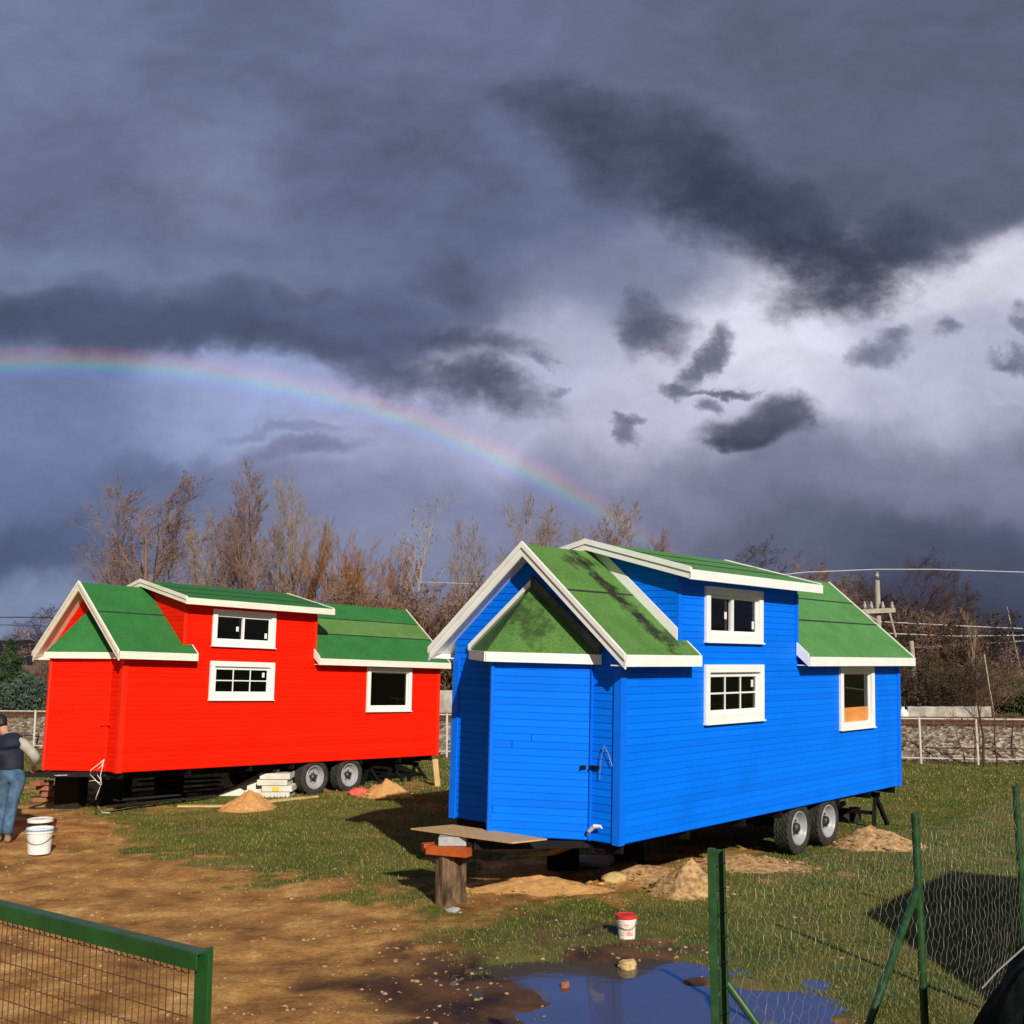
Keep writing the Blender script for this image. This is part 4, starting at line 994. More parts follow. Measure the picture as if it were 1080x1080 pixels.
# poles and wires
def pole(u0, v0, u1, Y_, r0, r1, zb, label, mt='pole'):
    a = D(u1, 700, Y_); t = D(u0, v0, Y_); r_ = empty('utility_pole', (a.x, Y_, zb)); tag(r_, label, 'utility pole', None)
    MB().tube([(0, 0, -.3), ((t.x - a.x), 0, t.z - zb)], [r0, r1], 10).build('shaft', M[mt], r_)
    return r_, t
pr_, t = pole(925, 612, 927, 40, .12, .09, .4, 'tall concrete utility pole with a crossarm behind the blue house roof')
loc = lambda p: Vector(p) - pr_.location
MB().bar(loc(D(909, 645, 39.8)), loc(D(944, 643.5, 39.8)), .10, .16).build('crossarm', M['pole'], pr_)
MB().bar(loc(D(938, 645, 39.8)), loc(D(945, 672, 39.8)), .05, .06).bar(loc(D(909, 645, 39.8)), loc(D(926, 655, 39.8)), .05, .05).build('bracket', M['pole'], pr_)
for u in (912, 919, 931, 941): 
    q = loc(D(u, 640, 39.8)); MB().lathe([(0, -.06), (.05, -.06), (.07, .02), (.04, .10), (.05, .14), (0, .2)], 8, o=q).build('insulator', M['concrete'], pr_)
q = loc(D(925, 609, 40)); MB().lathe([(.05, 0), (.09, .06), (.05, .12), (.09, .18), (0, .22)], 8, o=q).build('insulator', M['concrete'], pr_)
pole(961, 676, 965, 38, .10, .08, .5, 'shorter pale concrete pole beside the white wall')
pole(1038, 690, 1047, 33, .025, .02, .5, 'thin leaning white post near the green hedge')
pole(1062, 640, 1084, 45, .03, .022, .2, 'thin tall leaning pole at the right edge of the photo', 'pole')
def cable(pts, Y_, r_, label, mt='conductor'):
    P_ = [D(u, v, Y_) for u, v in pts]; o = MB().tube(P_, r_, 5).build('power_line', M[mt]); tag(o, label, 'power line', None)
cable([(500, 640), (700, 620), (850, 603.5), (925, 600.5), (985, 600.5), (1080, 603.5), (1400, 618)], 39.8, .018, 'bright single power line highest above the utility pole')
cable([(700, 655), (925, 655.5), (1010, 660), (1080, 663), (1400, 674)], 40.2, .018, 'power line leaving the crossarm second from the top')
cable([(700, 668), (935, 668), (1010, 671), (1080, 670), (1400, 674)], 40.3, .020, 'power line third from the top beside the utility pole')
cable([(700, 682), (940, 684), (1000, 681), (1080, 676), (1400, 665)], 40.4, .015, 'lowest and faintest power line beside the utility pole')
cable([(-300, 654), (0, 651), (40, 651), (140, 655)], 60, .03, 'upper dark power line left of the red house roof', 'conductor_dark')
cable([(-300, 662), (0, 659), (40, 660), (140, 664)], 60, .022, 'lower dark power line left of the red house roof', 'conductor_dark')
cable([(200, 611), (310, 614), (400, 615), (450, 614), (560, 618)], 44, .014, 'thin pale wire crossing the trees above the red house')

# ------------------------------------------------------------------ trees
def grow(seed, h, r0, ang, cnt, ratio, wob, trop, tw=.009, t0=(.25, .2, .15, .1), stems=1, taper=.12, leaves=0):
    rg = random.Random(seed); tr = MB(); cr = MB(); lf = MB()
    def br(p, d, Ln, r, lev, ):
        ns = (9, 6, 5, 4, 3)[lev]; pts = [p]; rs_ = [r]; dirs = []
        for i in range(ns):
            d = (d + Vector((rg.gauss(0, wob), rg.gauss(0, wob), rg.gauss(0, wob) * .6)) + Vector((0, 0, trop[lev]))).normalized()
            p = p + d * (Ln / ns); pts.append(p); dirs.append(d); rs_.append(max(tw * .55, r * (1 - (1 - taper) * (i + 1) / ns)))
        (tr if lev == 0 else cr).tube(pts, rs_, (8, 5, 4, 3, 3)[lev], cap=False)
        if lev < len(cnt):
            for k in range(cnt[lev]):
                t = t0[lev] + (1 - t0[lev]) * (k + rg.random()) / cnt[lev]; i = min(ns - 1, int(t * ns)); q = t * ns - i
                b = pts[i].lerp(pts[i + 1], q); dd = dirs[i]
                a = dd.orthogonal().normalized(); a.rotate(Matrix.Rotation(rg.uniform(0, 6.283), 3, dd))
                th = R(ang[lev] + rg.uniform(-12, 12)); nd = dd * math.cos(th) + a * math.sin(th)
                br(b, nd, Ln * ratio[lev] * (1.15 - .65 * t) * rg.uniform(.75, 1.2), max(tw, rs_[i] * .55), lev + 1)
        elif leaves and rg.random() < leaves:
            q = pts[-1]; s_ = rg.uniform(.02, .045); a = Vector((rg.gauss(0, 1), rg.gauss(0, 1), rg.gauss(0, 1))).normalized() * s_; b = a.orthogonal().normalized() * s_
            lf.add([q - a, q + b * .6, q + a, q - b * .6], [(0, 1, 2, 3)])
    for s_ in range(stems):
        a = rg.uniform(0, 6.283); tl = .0 if stems == 1 else rg.uniform(.08, .35)
        br(Vector((rg.uniform(-.3, .3) if stems > 1 else 0, rg.uniform(-.2, .2) if stems > 1 else 0, -.1)), Vector((tl * math.cos(a), tl * math.sin(a), 1)).normalized(), h * (1 if stems == 1 else rg.uniform(.65, 1)), r0, 0)
    return tr, cr, lf
VAR = {}
def variant(key, bark, leafm=None, **kw):
    t, c_, l_ = grow(**kw)
    mx_, my_, mz_ = [sum(v[i] for v in c_.v) / len(c_.v) for i in range(3)]
    for m_ in (t, c_, l_): m_.v = [(x - mx_ * max(0, z) / mz_, y - my_ * max(0, z) / mz_, z) for x, y, z in m_.v]
    VAR[key] = (t, c_, l_, bark, leafm)
K1 = dict(ang=(38, 36, 34, 34), trop=(.02, .10, .08, .05, .03), wob=.10)
variant('red_a', 'bark_red', seed=24, h=8, r0=.12, tw=.006, cnt=(18, 9, 7, 4), ratio=(.50, .50, .5, .55), **K1)
variant('red_b', 'bark_red', seed=2, h=8, r0=.12, tw=.006, cnt=(22, 10, 7, 3), ratio=(.42, .48, .5, .5), ang=(28, 30, 32, 34), trop=(.02, .14, .10, .06, .03), wob=.10)
variant('grey_a', 'bark_grey', seed=3, h=8, r0=.11, tw=.006, cnt=(20, 9, 6, 4), ratio=(.50, .45, .5, .5), ang=(26, 26, 28, 30), trop=(.02, .16, .12, .06, .03), wob=.07)
variant('grey_b', 'bark_grey', seed=4, h=8, r0=.10, tw=.006, cnt=(17, 8, 6, 4), ratio=(.52, .5, .5, .5), ang=(30, 30, 30, 30), trop=(.02, .14, .10, .06, .03), wob=.08)
variant('orange', 'bark_orange', seed=5, h=5.5, r0=.05, tw=.005, cnt=(14, 10, 7), ratio=(.45, .5, .5), ang=(20, 24, 26), trop=(.03, .12, .1, .06), wob=.07, stems=6)
variant('leafy', 'bark_birch', 'dry_leaf', seed=6, h=8, r0=.10, cnt=(13, 5, 4), ratio=(.34, .5, .5), ang=(34, 32, 34), trop=(.01, .10, .06, .04), wob=.08, leaves=.75)
variant('dark_a', 'bark_dark', seed=7, h=8, r0=.15, tw=.007, cnt=(15, 8, 7, 5), ratio=(.48, .55, .55, .5), ang=(50, 45, 45, 42), trop=(.02, .03, .0, -.02, -.02), wob=.20)
variant('dark_b', 'bark_dark', seed=8, h=8, r0=.15, tw=.007, cnt=(24, 9, 7, 3), ratio=(.34, .5, .5, .5), ang=(60, 45, 40, 40), trop=(.02, .03, .02, 0, 0), wob=.13)
variant('brown', 'bark_red', 'rust_leaf', seed=9, h=6, r0=.10, tw=.007, cnt=(20, 9, 7, 4), ratio=(.5, .5, .5, .5), ang=(42, 40, 40, 40), trop=(.02, .06, .03, .02, .0), wob=.14, leaves=.25)
variant('thicket', 'bark_red', 'rust_leaf', seed=10, h=2.8, r0=.02, cnt=(8, 6, 4), ratio=(.5, .5, .5), ang=(32, 38, 40), trop=(.02, .04, .03, .02), wob=.15, stems=12, leaves=.10, tw=.007)
variant('thicket_b', 'bark_dark', 'leaf_olive', seed=12, h=2.6, r0=.02, cnt=(8, 6, 4), ratio=(.5, .5, .5), ang=(34, 40, 42), trop=(.02, .02, .02, .02), wob=.16, stems=12, leaves=.35, tw=.007)
variant('sapling', 'bark_dark', seed=11, h=3, r0=.022, cnt=(11, 4), ratio=(.30, .45), ang=(36, 36), trop=(.01, .08, .04), wob=.09, tw=.004, t0=(.3, .2))
PROTO = {}
def plant(key, name, u, vtop, Y_, label, cat, group, zb=.35, wide=1.0, lean=0.0, ub=None):
    t, c_, l_, bark, leafm = VAR[key]
    top = D(u, vtop, Y_); hnat = max(v[2] for v in c_.v); sc = (top.z - zb) / hnat
    if key not in PROTO:
        r_ = empty(name); t.build('trunk', M[bark], r_); c_.build('crown', M[bark], r_)
        if l_.v: l_.build('leaves', M[leafm], r_)
        PROTO[key] = r_
    else:
        src = PROTO[key]; r_ = src.copy(); col.objects.link(r_)
        for ch in src.children:
            c2 = ch.copy(); col.objects.link(c2); c2.parent = r_
        r_.name = name
    r_.location = (top.x, Y_, zb); r_.scale = (sc * wide, sc * wide, sc); r_.rotation_euler = (0, lean, rnd.uniform(0, 6.28))
    for q in ('label', 'category', 'group'):
        if q in r_: del r_[q]
    tag(r_, label, cat, group); return r_
TG = 'bare trees behind the railway'
for a in [
 ('red_a', 'bare_tree', 162, 497, 42, 'broad reddish bare tree, leftmost above the red house roof', 1.5),
 ('red_b', 'bare_tree', 130, 552, 44, 'lower bare tree at the far left edge of the red house trees', 1.1),
 ('grey_b', 'bare_tree', 205, 532, 43, 'slender bare tree in the gap between the two tallest at left', .9),
 ('red_b', 'bare_tree', 265, 478, 41, 'tallest dense reddish bare tree above the red dormer', 1.15),
 ('red_a', 'bare_tree', 240, 530, 43, 'bushy reddish bare tree left of the tallest one', .9),
 ('grey_a', 'bare_tree', 313, 496, 42, 'tall greyish bare tree just right of the tallest reddish one', .85),
 ('red_b', 'bare_tree', 296, 545, 44, 'reddish bare tree between the tall grey and tallest trees', .9),
 ('orange', 'bare_willow', 352, 548, 41, 'orange stemmed willow above the right end of red dormer', 1.15),
 ('orange', 'bare_willow', 397, 565, 42, 'orange brown willow, right one of the pair', 1.0),
 ('red_b', 'bare_tree', 375, 580, 45, 'brown bare tree filling in behind the willows', 1.0),
 ('leafy', 'bare_tree', 443, 520, 40, 'slim pale tree with a few dark leaves left at top', .95),
 ('grey_b', 'bare_tree', 497, 545, 47, 'pale wispy bare tree left of the blue house gable', 1.05),
 ('grey_a', 'bare_tree', 566, 514, 46, 'fan shaped grey bare tree above the blue gable peak', 1.05),
 ('grey_b', 'bare_tree', 535, 575, 48, 'short grey bare tree just left of the blue gable peak', .9),
 ('grey_a', 'bare_tree', 643, 521, 47, 'wide pinkish bare tree under the rainbow foot', 1.35),
 ('grey_b', 'bare_tree', 618, 548, 49, 'bare tree at the left side under the rainbow foot', .9),
 ('red_a', 'bare_tree', 694, 556, 50, 'small tawny bare tree right of the rainbow foot', .7),
 ('dark_a', 'bare_tree', 790, 562, 62, 'small dark bare tree poking above the blue dormer roof', 1.1),
 ('brown', 'bare_tree', 850, 577, 55, 'rusty brown tree left of the concrete pole', 1.1),
 ('brown', 'bare_tree', 882, 585, 53, 'rusty brown tree right behind the concrete pole', 1.1),
 ('brown', 'bare_tree', 868, 600, 47, 'rusty brown tree filling in between the blue dormer and the pole', 1.5),
 ('brown', 'bare_tree', 835, 592, 50, 'rusty brown tree nearest the end of the blue dormer fascia', 1.3),
 ('brown', 'bare_tree', 905, 625, 43, 'low rusty brown tree in front of the pole foot', 1.5),
 ('dark_b', 'bare_tree', 822, 590, 58, 'dark brown tree above the end of the blue dormer', 1.1),
 ('dark_b', 'bare_tree', 912, 597, 50, 'dark tree close behind the top of the concrete pole', 1.1),
 ('dark_a', 'bare_tree', 965, 575, 48, 'big dark bare tree with curling limbs right of the pole', 1.15),
 ('dark_a', 'bare_tree', 995, 588, 50, 'dark bare tree with curling limbs, right one of two', .9),
 ('dark_b', 'bare_tree', 1017, 606, 45, 'conical dark brown tree near the right edge', .85),
 ('brown', 'bare_tree', 940, 640, 44, 'low brown tree beside the shorter pale pole', 1.4),
 ('brown', 'bare_tree', 990, 645, 42, 'low brown tree behind the whitewashed wall', 1.5),
 ('dark_a', 'bare_tree', 50, 632, 60, 'lone dark bare tree left of the red gable', 1.3),
 ('leafy', 'bare_tree', 1024, 640, 36, 'thin pale leaning tree near the right hand fence posts', .6),
]: plant(a[0], a[1], a[2], a[3], a[4], a[5], 'tree', TG, wide=a[6])
k = 0
places = ['above the left end of the red roof', 'behind the red house dormer', 'behind the middle of the red roof', 'behind the right end of the red dormer', 'behind the red rear roof', 'between the two houses, left side', 'between the two houses, middle', 'between the two houses, right side', 'beside the blue gable']
for i, u in enumerate((120, 185, 250, 318, 372, 422, 455, 490, 528)):
    if i in (1, 3, 6): continue
    plant('thicket', 'bare_shrub', u, (640, 610, 600, 605, 598, 610, 612, 608, 605)[i], 38 + (i % 3), 'reddish brown bare thicket ' + places[i], 'shrub', 'thickets behind the railway', wide=1.3)
for i, (u, v, Y_, key) in enumerate(((468, 625, 37, 'thicket'), (512, 640, 37, 'thicket_b'), (440, 640, 38, 'thicket_b'), (545, 620, 40, 'thicket'), (800, 612, 46, 'thicket'), (850, 618, 45, 'thicket'), (890, 625, 44, 'thicket_b'), (915, 655, 40, 'thicket_b'), (945, 640, 41, 'thicket'), (975, 632, 42, 'thicket'), (1005, 640, 41, 'thicket_b'), (1030, 660, 40, 'thicket'), (960, 690, 36, 'thicket_b'), (990, 700, 35.5, 'thicket_b'), (1015, 690, 36, 'thicket_b'), (925, 700, 36, 'thicket_b'), (1040, 700, 37, 'thicket'), (30, 700, 44, 'thicket'), (45, 690, 43, 'thicket'), (60, 680, 44, 'thicket'), (-10, 690, 45, 'thicket'))):
    lb = ['rusty thicket low in the gap left of the blue gable', 'olive leafed thicket touching the blue gable', 'olive leafed thicket above the red rear roof', 'brown thicket hidden mostly by the blue gable', 'brown thicket along the blue dormer roof edge', 'brown thicket left of the concrete pole foot', 'dark thicket around the concrete pole', 'olive thicket under the crossarm of the pole', 'brown thicket between the two concrete poles', 'brown thicket under the curling dark tree', 'dark thicket under the conical tree', 'brown thicket at the edge of the dark hill', 'leafy bramble over the left half of whitewashed wall', 'leafy bramble over the right half of whitewashed wall', 'leafy bramble by the thin leaning white post', 'leafy bramble beside the blue house rear corner', 'brown thicket next to the green hedge', 'dry thicket behind the grey green shrub at left', 'dry thicket between the shrub and red house corner', 'dry thicket peeping from behind the red house corner', 'dry thicket behind the conifer at the left edge'][i]
    plant(key, 'bare_shrub', u, v, Y_, lb, 'shrub', 'thickets behind the railway', wide=1.35)
for i, (u, v, Y_, ln, lb) in enumerate(((1029, 640, 25.2, -.05, 'tallest bare sapling by the second fence post at right'), (1008, 735, 25.4, -.25, 'short bare sapling leaning left at the fence, leftmost'), (1014, 720, 25.0, -.30, 'bare sapling leaning left beside the shortest one'), (1046, 700, 25.3, .03, 'upright bare sapling at the right of the fence post'), (1036, 735, 24.9, .12, 'low bare sapling at the foot of the tallest one'), (1056, 690, 26.6, -.15, 'faint bare sapling nearest the right edge'))):
    o = plant('sapling', 'bare_sapling', u + (0 if abs(ln) < .1 else 30 * -ln), v, Y_, lb, 'sapling', 'bare saplings at the railway fence', zb=0, lean=ln, wide=1.3)

def foliage(name, c, rx, rz, n, mt, label, cat, cone=False, s=.09, group=None):
    r0 = np.random.RandomState(abs(int(c[0] * 97 + n)) % 9999); root = empty(name, (c[0], c[1], c[2])); tag(root, label, cat, group)
    V = []
    for k in range(n):
        if cone:
            t = r0.rand() ** .7; r_ = rx * (1 - t) ** .8 * (.55 + .5 * r0.rand()) * (1 + .2 * math.sin(t * 28)); a = r0.rand() * 6.283
            p = np.array([r_ * math.cos(a), r_ * math.sin(a), rz * 2 * t * .98 + .1])
        else:
            v = r0.randn(3); v /= np.linalg.norm(v); rr_ = (.55 + .45 * r0.rand()) * (.8 + .5 * float(fbm(np.array([v[0] * 2 + c[0]]), np.array([v[2] * 2 + v[1] * 2]), 3)[0]))
            p = v * rr_ * np.array([rx, rx, rz]) + np.array([0, 0, rz])
        d1 = r0.randn(3); d1 /= np.linalg.norm(d1); d2 = np.cross(d1, r0.randn(3)); d2 /= np.linalg.norm(d2); q = s * (.5 + r0.rand())
        V += [p - d1 * q * .5, p + d2 * q * .4, p + d1 * q]
    npmesh('foliage', np.array(V), np.arange(3 * n).reshape(-1, 3), M[mt], root)
    MB().tube([(0, 0, -.2), (0, 0, rz * 1.2)], [.05, .02], 6).build('trunk', M['bark_dark'], root)
c = D(8, 738, 36); foliage('conifer_tree', (c.x, 36, .7), .85, 1.12, 7000, 'leaf_dark', 'small dense conifer at the left edge behind the fence', 'tree', cone=True, s=.10)
for u, v, rx, rz, lb in ((30, 740, .55, .6, 'grey green rounded shrub between the conifer and red house'), (2, 745, .5, .45, 'low grey green shrub at the foot of the conifer')):
    c = D(u, v, 35); foliage('shrub', (c.x, 35, .75), rx, rz, 3500, 'leaf_grey', lb, 'shrub', s=.09)
c = D(1078, 745, 40); foliage('hedge_bush', (c.x, 40, .5), 1.3, .62, 6000, 'leaf_olive', 'round green hedge bush at the right edge before the dark hill', 'shrub', s=.12)
c = D(1040, 745, 37)
# hills
def hill(name, y0, xa, xb, f, label):
    V = []; n_ = 160
    for j in range(7):
        for i in range(n_):
            x = xa + (xb - xa) * i / (n_ - 1); q = j / 6
            V.append((x, y0 + 60 * q + 2.0 * j, f(x) * math.sin(q * math.pi / 2) - 1))
    Fs = [(j * n_ + i, j * n_ + i + 1, (j + 1) * n_ + i + 1, (j + 1) * n_ + i) for j in range(6) for i in range(n_ - 1)]
    o = npmesh(name, np.array(V), np.array(Fs), M['hill'], smooth=True); tag(o, label, kind='structure')
vn1 = lambda x: float(fbm(np.array([x]), np.array([3.3]), 4)[0])
hill('hills', 620, -620, 60, lambda x: 9 + 9 * vn1(x * .012) + 3 * vn1(x * .15), 'low dark hills on the horizon at left')
hill('hills', 300, 60, 420, lambda x: 4 + 9 * float(sstep(115, 140, x)) * (.7 + .5 * vn1(x * .03)) + 2 * vn1(x * .3), 'dark wooded hillside at right')

# building just outside the picture whose gable shades the lawn
sh = empty('timber_shed', (7.15, 4.4, 0)); tag(sh, 'plain timber shed just outside the right edge that shades the lawn', 'shed')
w = MB(); x0, x1, y0, y1, e, rz_ = -2.25, 2.25, -2.2, 2.0, 2.3, 3.4
wall(w, (x0, y0, 0), (0, 1, 0), (-1, 0, 0), 0, e, lambda z: 0, lambda z: y1 - y0); wall(w, (x1, y0, 0), (0, 1, 0), (1, 0, 0), 0, e, lambda z: 0, lambda z: y1 - y0)
rk = lambda z: max(0, (z - e) / (rz_ - e) * 2.25)
wall(w, (x0, y1, 0), (1, 0, 0), (0, 1, 0), 0, rz_ - .01, rk, lambda z: 4.5 - rk(z)); wall(w, (x0, y0, 0), (1, 0, 0), (0, -1, 0), 0, rz_ - .01, rk, lambda z: 4.5 - rk(z))
w.build('wall', M['ply_dark'], sh)
w = MB()
for s_ in (-1, 1): w.hexa([(s_ * 2.42, y0 - .1, e - .06), (0, y0 - .1, rz_ + .02), (0, y1 + .12, rz_ + .02), (s_ * 2.42, y1 + .12, e - .06)], [(s_ * 2.42, y0 - .1, e), (0, y0 - .1, rz_ + .08), (0, y1 + .12, rz_ + .08), (s_ * 2.42, y1 + .12, e)])
w.build('roof', M['flashing'], sh)
MB().box((x0 - .03, -.5, 0), (x0 - .012, .4, 2.0)).build('door', M['pine'], sh)

# ------------------------------------------------------------------ person
def skin(name, J, E_, mt, parent=None, sub=2, root=0, extra=None):
    J = {k: ((v[0][0] - .06 * v[0][2] - .40 * v[0][1], v[0][1], v[0][2]), v[1]) for k, v in J.items()}
    names_ = list(J); me = bpy.data.meshes.new(name); me.from_pydata([J[k][0] for k in names_], [(names_.index(a), names_.index(b)) for a, b in E_], [])
    tmp = bpy.data.objects.new(name + '_tmp', me); col.objects.link(tmp)
    md = tmp.modifiers.new('s', 'SKIN'); md.use_smooth_shade = True
    sk = me.skin_vertices[0].data
    for i, k in enumerate(names_):
        r_ = J[k][1]; sk[i].radius = (r_, r_) if not hasattr(r_, '__len__') else r_; sk[i].use_root = (i == root)
    sd = tmp.modifiers.new('d', 'SUBSURF'); sd.levels = sub; sd.render_levels = sub
    dg = bpy.context.evaluated_depsgraph_get(); m2 = bpy.data.meshes.new_from_object(tmp.evaluated_get(dg))
    bpy.data.objects.remove(tmp)
    m2.name = name; m2.materials.clear(); m2.materials.append(M[mt])
    o = bpy.data.objects.new(name, m2); col.objects.link(o)
    if parent: o.parent = parent
    return o
pb = G(1, 889); per = empty('person', pb); tag(per, 'person in a dark vest, grey sleeves and blue jeans bending at the red house corner', 'person')
Jb = dict(pel=((.15, 0, .86), .115), waist=((.145, .05, .99), .105), chest=((.11, .12, 1.17), (.135)), nk0=((.07, .21, 1.31), .07), nk=((.035, .27, 1.385), .05), hd0=((.01, .32, 1.44), .078), hd1=((-.015, .355, 1.51), .088), hd2=((-.02, .37, 1.58), .060),
  shR=((.27, .15, 1.29), .06), elR=((.45, .17, 1.08), .042), wrR=((.42, .33, .96), .028), haR=((.41, .39, .92), .032),
  shL=((-.11, .20, 1.24), .06), elL=((-.13, .16, .99), .042), wrL=((-.06, .33, .86), .028), haL=((-.03, .39, .83), .032),
  hR=((.235, 0, .84), .095), kR=((.135, .05, .45), .062), aR=((.085, -.02, .10), .040), tR=((.10, .13, .045), .035),
  hL=((.07, .02, .84), .095), kL=((.02, .10, .45), .062), aL=((-.045, .04, .10), .040), tL=((-.04, .19, .045), .035))
Eb = [('pel', 'waist'), ('waist', 'chest'), ('chest', 'nk0'), ('nk0', 'nk'), ('nk', 'hd0'), ('hd0', 'hd1'), ('hd1', 'hd2'), ('nk0', 'shR'), ('shR', 'elR'), ('elR', 'wrR'), ('wrR', 'haR'), ('nk0', 'shL'), ('shL', 'elL'), ('elL', 'wrL'), ('wrL', 'haL'), ('pel', 'hR'), ('hR', 'kR'), ('kR', 'aR'), ('aR', 'tR'), ('pel', 'hL'), ('hL', 'kL'), ('kL', 'aL'), ('aL', 'tL')]
Jb = {k: (v[0], v[1] * .93) for k, v in Jb.items()}
# fingers as extra chains rooted in the palms
for s_, hp, dr_ in (('R', Vector((.41, .39, .92)), Vector((-.1, .75, -.6)).normalized()), ('L', Vector((-.03, .39, .83)), Vector((.2, .8, -.5)).normalized())):
    sd_ = dr_.cross(Vector((0, 0, 1))).normalized()
    for i, ln_ in enumerate((.075, .085, .08, .062)):
        b0_ = hp + sd_ * (.018 * (1.5 - i)) + dr_ * .02; m1 = b0_ + dr_ * ln_ * .5; m2 = m1 + (dr_ + Vector((0, 0, -.7))).normalized() * ln_ * .5
        Jb['f%s%da' % (s_, i)] = (tuple(m1), .0085); Jb['f%s%db' % (s_, i)] = (tuple(m2), .0075); Eb += [('ha' + s_, 'f%s%da' % (s_, i)), ('f%s%da' % (s_, i), 'f%s%db' % (s_, i))]
    th_ = hp + sd_ * .04; Jb['t%sa' % s_] = (tuple(th_), .010); Jb['t%sb' % s_] = (tuple(th_ + dr_ * .035), .009); Eb += [('wr' + s_, 't%sa' % s_), ('t%sa' % s_, 't%sb' % s_)]
body = skin('body', Jb, Eb, 'skin', per)
fc = MB(); hc = Vector((-.018 - .06 * 1.515 - .40 * .36, .36, 1.515))
fc.tube([hc + vec(.085, .0, -.03), hc + vec(.095, -.015, .0), hc + vec(.088, 0, .03)], [.008, .016, .008], 6); fc.tube([hc + vec(-.085, .0, -.03), hc + vec(-.095, -.015, .0), hc + vec(-.088, 0, .03)], [.008, .016, .008], 6)
fc.tube([hc + vec(0, .075, .02), hc + vec(0, .105, -.02), hc + vec(0, .08, -.03)], [.008, .014, .01], 6); fc.build('ears_and_nose', M['skin'], body, smooth=True)
hair = skin('hair', {'z': ((.0, .295, 1.455), .068), 'a': ((-.01, .310, 1.50), .082), 'b': ((-.02, .33, 1.565), .088), 'c': ((-.03, .385, 1.605), .07)}, [('z', 'a'), ('a', 'b'), ('b', 'c')], 'hair', body)
skin('jeans', {'p': ((.15, 0, .90), .135), 'w': ((.148, .02, .965), .132), 'hR': ((.235, 0, .82), .108), 'k1': ((.18, .03, .63), .092), 'kR': ((.135, .05, .45), .080), 'c1': ((.105, .01, .27), .072), 'aR': ((.085, -.02, .09), .068),
   'hL': ((.07, .02, .82), .108), 'k2': ((.04, .07, .63), .092), 'kL': ((.02, .10, .45), .080), 'c2': ((-.02, .07, .27), .072), 'aL': ((-.045, .04, .09), .068)},
   [('p', 'w'), ('p', 'hR'), ('hR', 'k1'), ('k1', 'kR'), ('kR', 'c1'), ('c1', 'aR'), ('p', 'hL'), ('hL', 'k2'), ('k2', 'kL'), ('kL', 'c2'), ('c2', 'aL')], 'jeans', body)
skin('vest', {'a': ((.148, .02, .86), .155), 'b': ((.145, .05, .96), .155), 'b2': ((.135, .08, 1.06), .165), 'c': ((.12, .11, 1.16), .175), 'd': ((.09, .17, 1.28), .155), 'e': ((.055, .24, 1.36), .085), 'sR': ((.25, .15, 1.28), .095), 'sL': ((-.10, .19, 1.23), .095)},
   [('a', 'b'), ('b', 'b2'), ('b2', 'c'), ('c', 'd'), ('d', 'e'), ('d', 'sR'), ('d', 'sL')], 'vest', body)
skin('collar', {'a': ((.06, .24, 1.345), .078), 'b': ((.045, .262, 1.375), .066)}, [('a', 'b')], 'sleeve', body)
skin('sleeve', {'a0': ((.16, .16, 1.27), .08), 'a': ((.26, .15, 1.28), .085), 'b': ((.36, .155, 1.19), .075), 'c': ((.452, .17, 1.08), .068), 'd': ((.435, .26, 1.01), .055), 'e': ((.422, .32, .967), .045)}, [('a0', 'a'), ('a', 'b'), ('b', 'c'), ('c', 'd'), ('d', 'e')], 'sleeve', body)
skin('sleeve', {'a0': ((0, .19, 1.24), .08), 'a': ((-.10, .20, 1.235), .085), 'b': ((-.125, .18, 1.11), .074), 'c': ((-.13, .16, .99), .066), 'd': ((-.10, .25, .92), .052), 'e': ((-.065, .32, .868), .042)}, [('a0', 'a'), ('a', 'b'), ('b', 'c'), ('c', 'd'), ('d', 'e')], 'sleeve', body)
for x, y in ((.085, -.02), (-.045, .04)):
    skin('shoe', {'a': ((x, y - .03, .05), .05), 'b': ((x + .005, y + .06, .045), .05), 'c': ((x + .01, y + .17, .035), .040)}, [('a', 'b'), ('b', 'c')], 'shoe', body)

# ------------------------------------------------------------------ sky
W_ = bpy.data.worlds.new('World'); scene.world = W_; W_.use_nodes = True; nt = W_.node_tree; N, L = nt.nodes, nt.links
bg = N['Background']; out = N['World Output']
sky = N_('ShaderNodeTexSky'); sky.sky_type = 'NISHITA'; sky.sun_disc = False; sky.sun_elevation = SUN_EL; sky.sun_rotation = math.atan2(TOSUN.x, TOSUN.y); sky.air_density = 1.2; sky.dust_density = 1.5
tcg = N_('ShaderNodeTexCoord').outputs['Generated']
sep = N_('ShaderNodeSeparateXYZ'); L.new(tcg, sep.inputs[0])
def mth(op, a, b=None, c=None, clamp=False):
    n = N_('ShaderNodeMath', operation=op); n.use_clamp = clamp
    for i, v in enumerate((a, b, c)):
        if v is None: continue
        if isinstance(v, (int, float)): n.inputs[i].default_value = v
        else: L.new(v, n.inputs[i])
    return n.outputs[0]
def vm(op, a, b=None, s=None):
    n = N_('ShaderNodeVectorMath', operation=op)
    for i, v in enumerate((a, b)):
        if v is None: continue
        if isinstance(v, tuple): n.inputs[i].default_value = v
        else: L.new(v, n.inputs[i])
    if s is not None:
        if isinstance(s, (int, float)): n.inputs['Scale'].default_value = s
        else: L.new(s, n.inputs['Scale'])
    return n.outputs['Value'] if op in ('DOT_PRODUCT', 'LENGTH') else n.outputs[0]
dy = mth('MAXIMUM', sep.outputs[1], .12); U = mth('DIVIDE', sep.outputs[0], dy); Vv = mth('DIVIDE', sep.outputs[2], dy)
cmb = N_('ShaderNodeCombineXYZ'); L.new(U, cmb.inputs[0]); L.new(Vv, cmb.inputs[1]); uv = cmb.outputs[0]
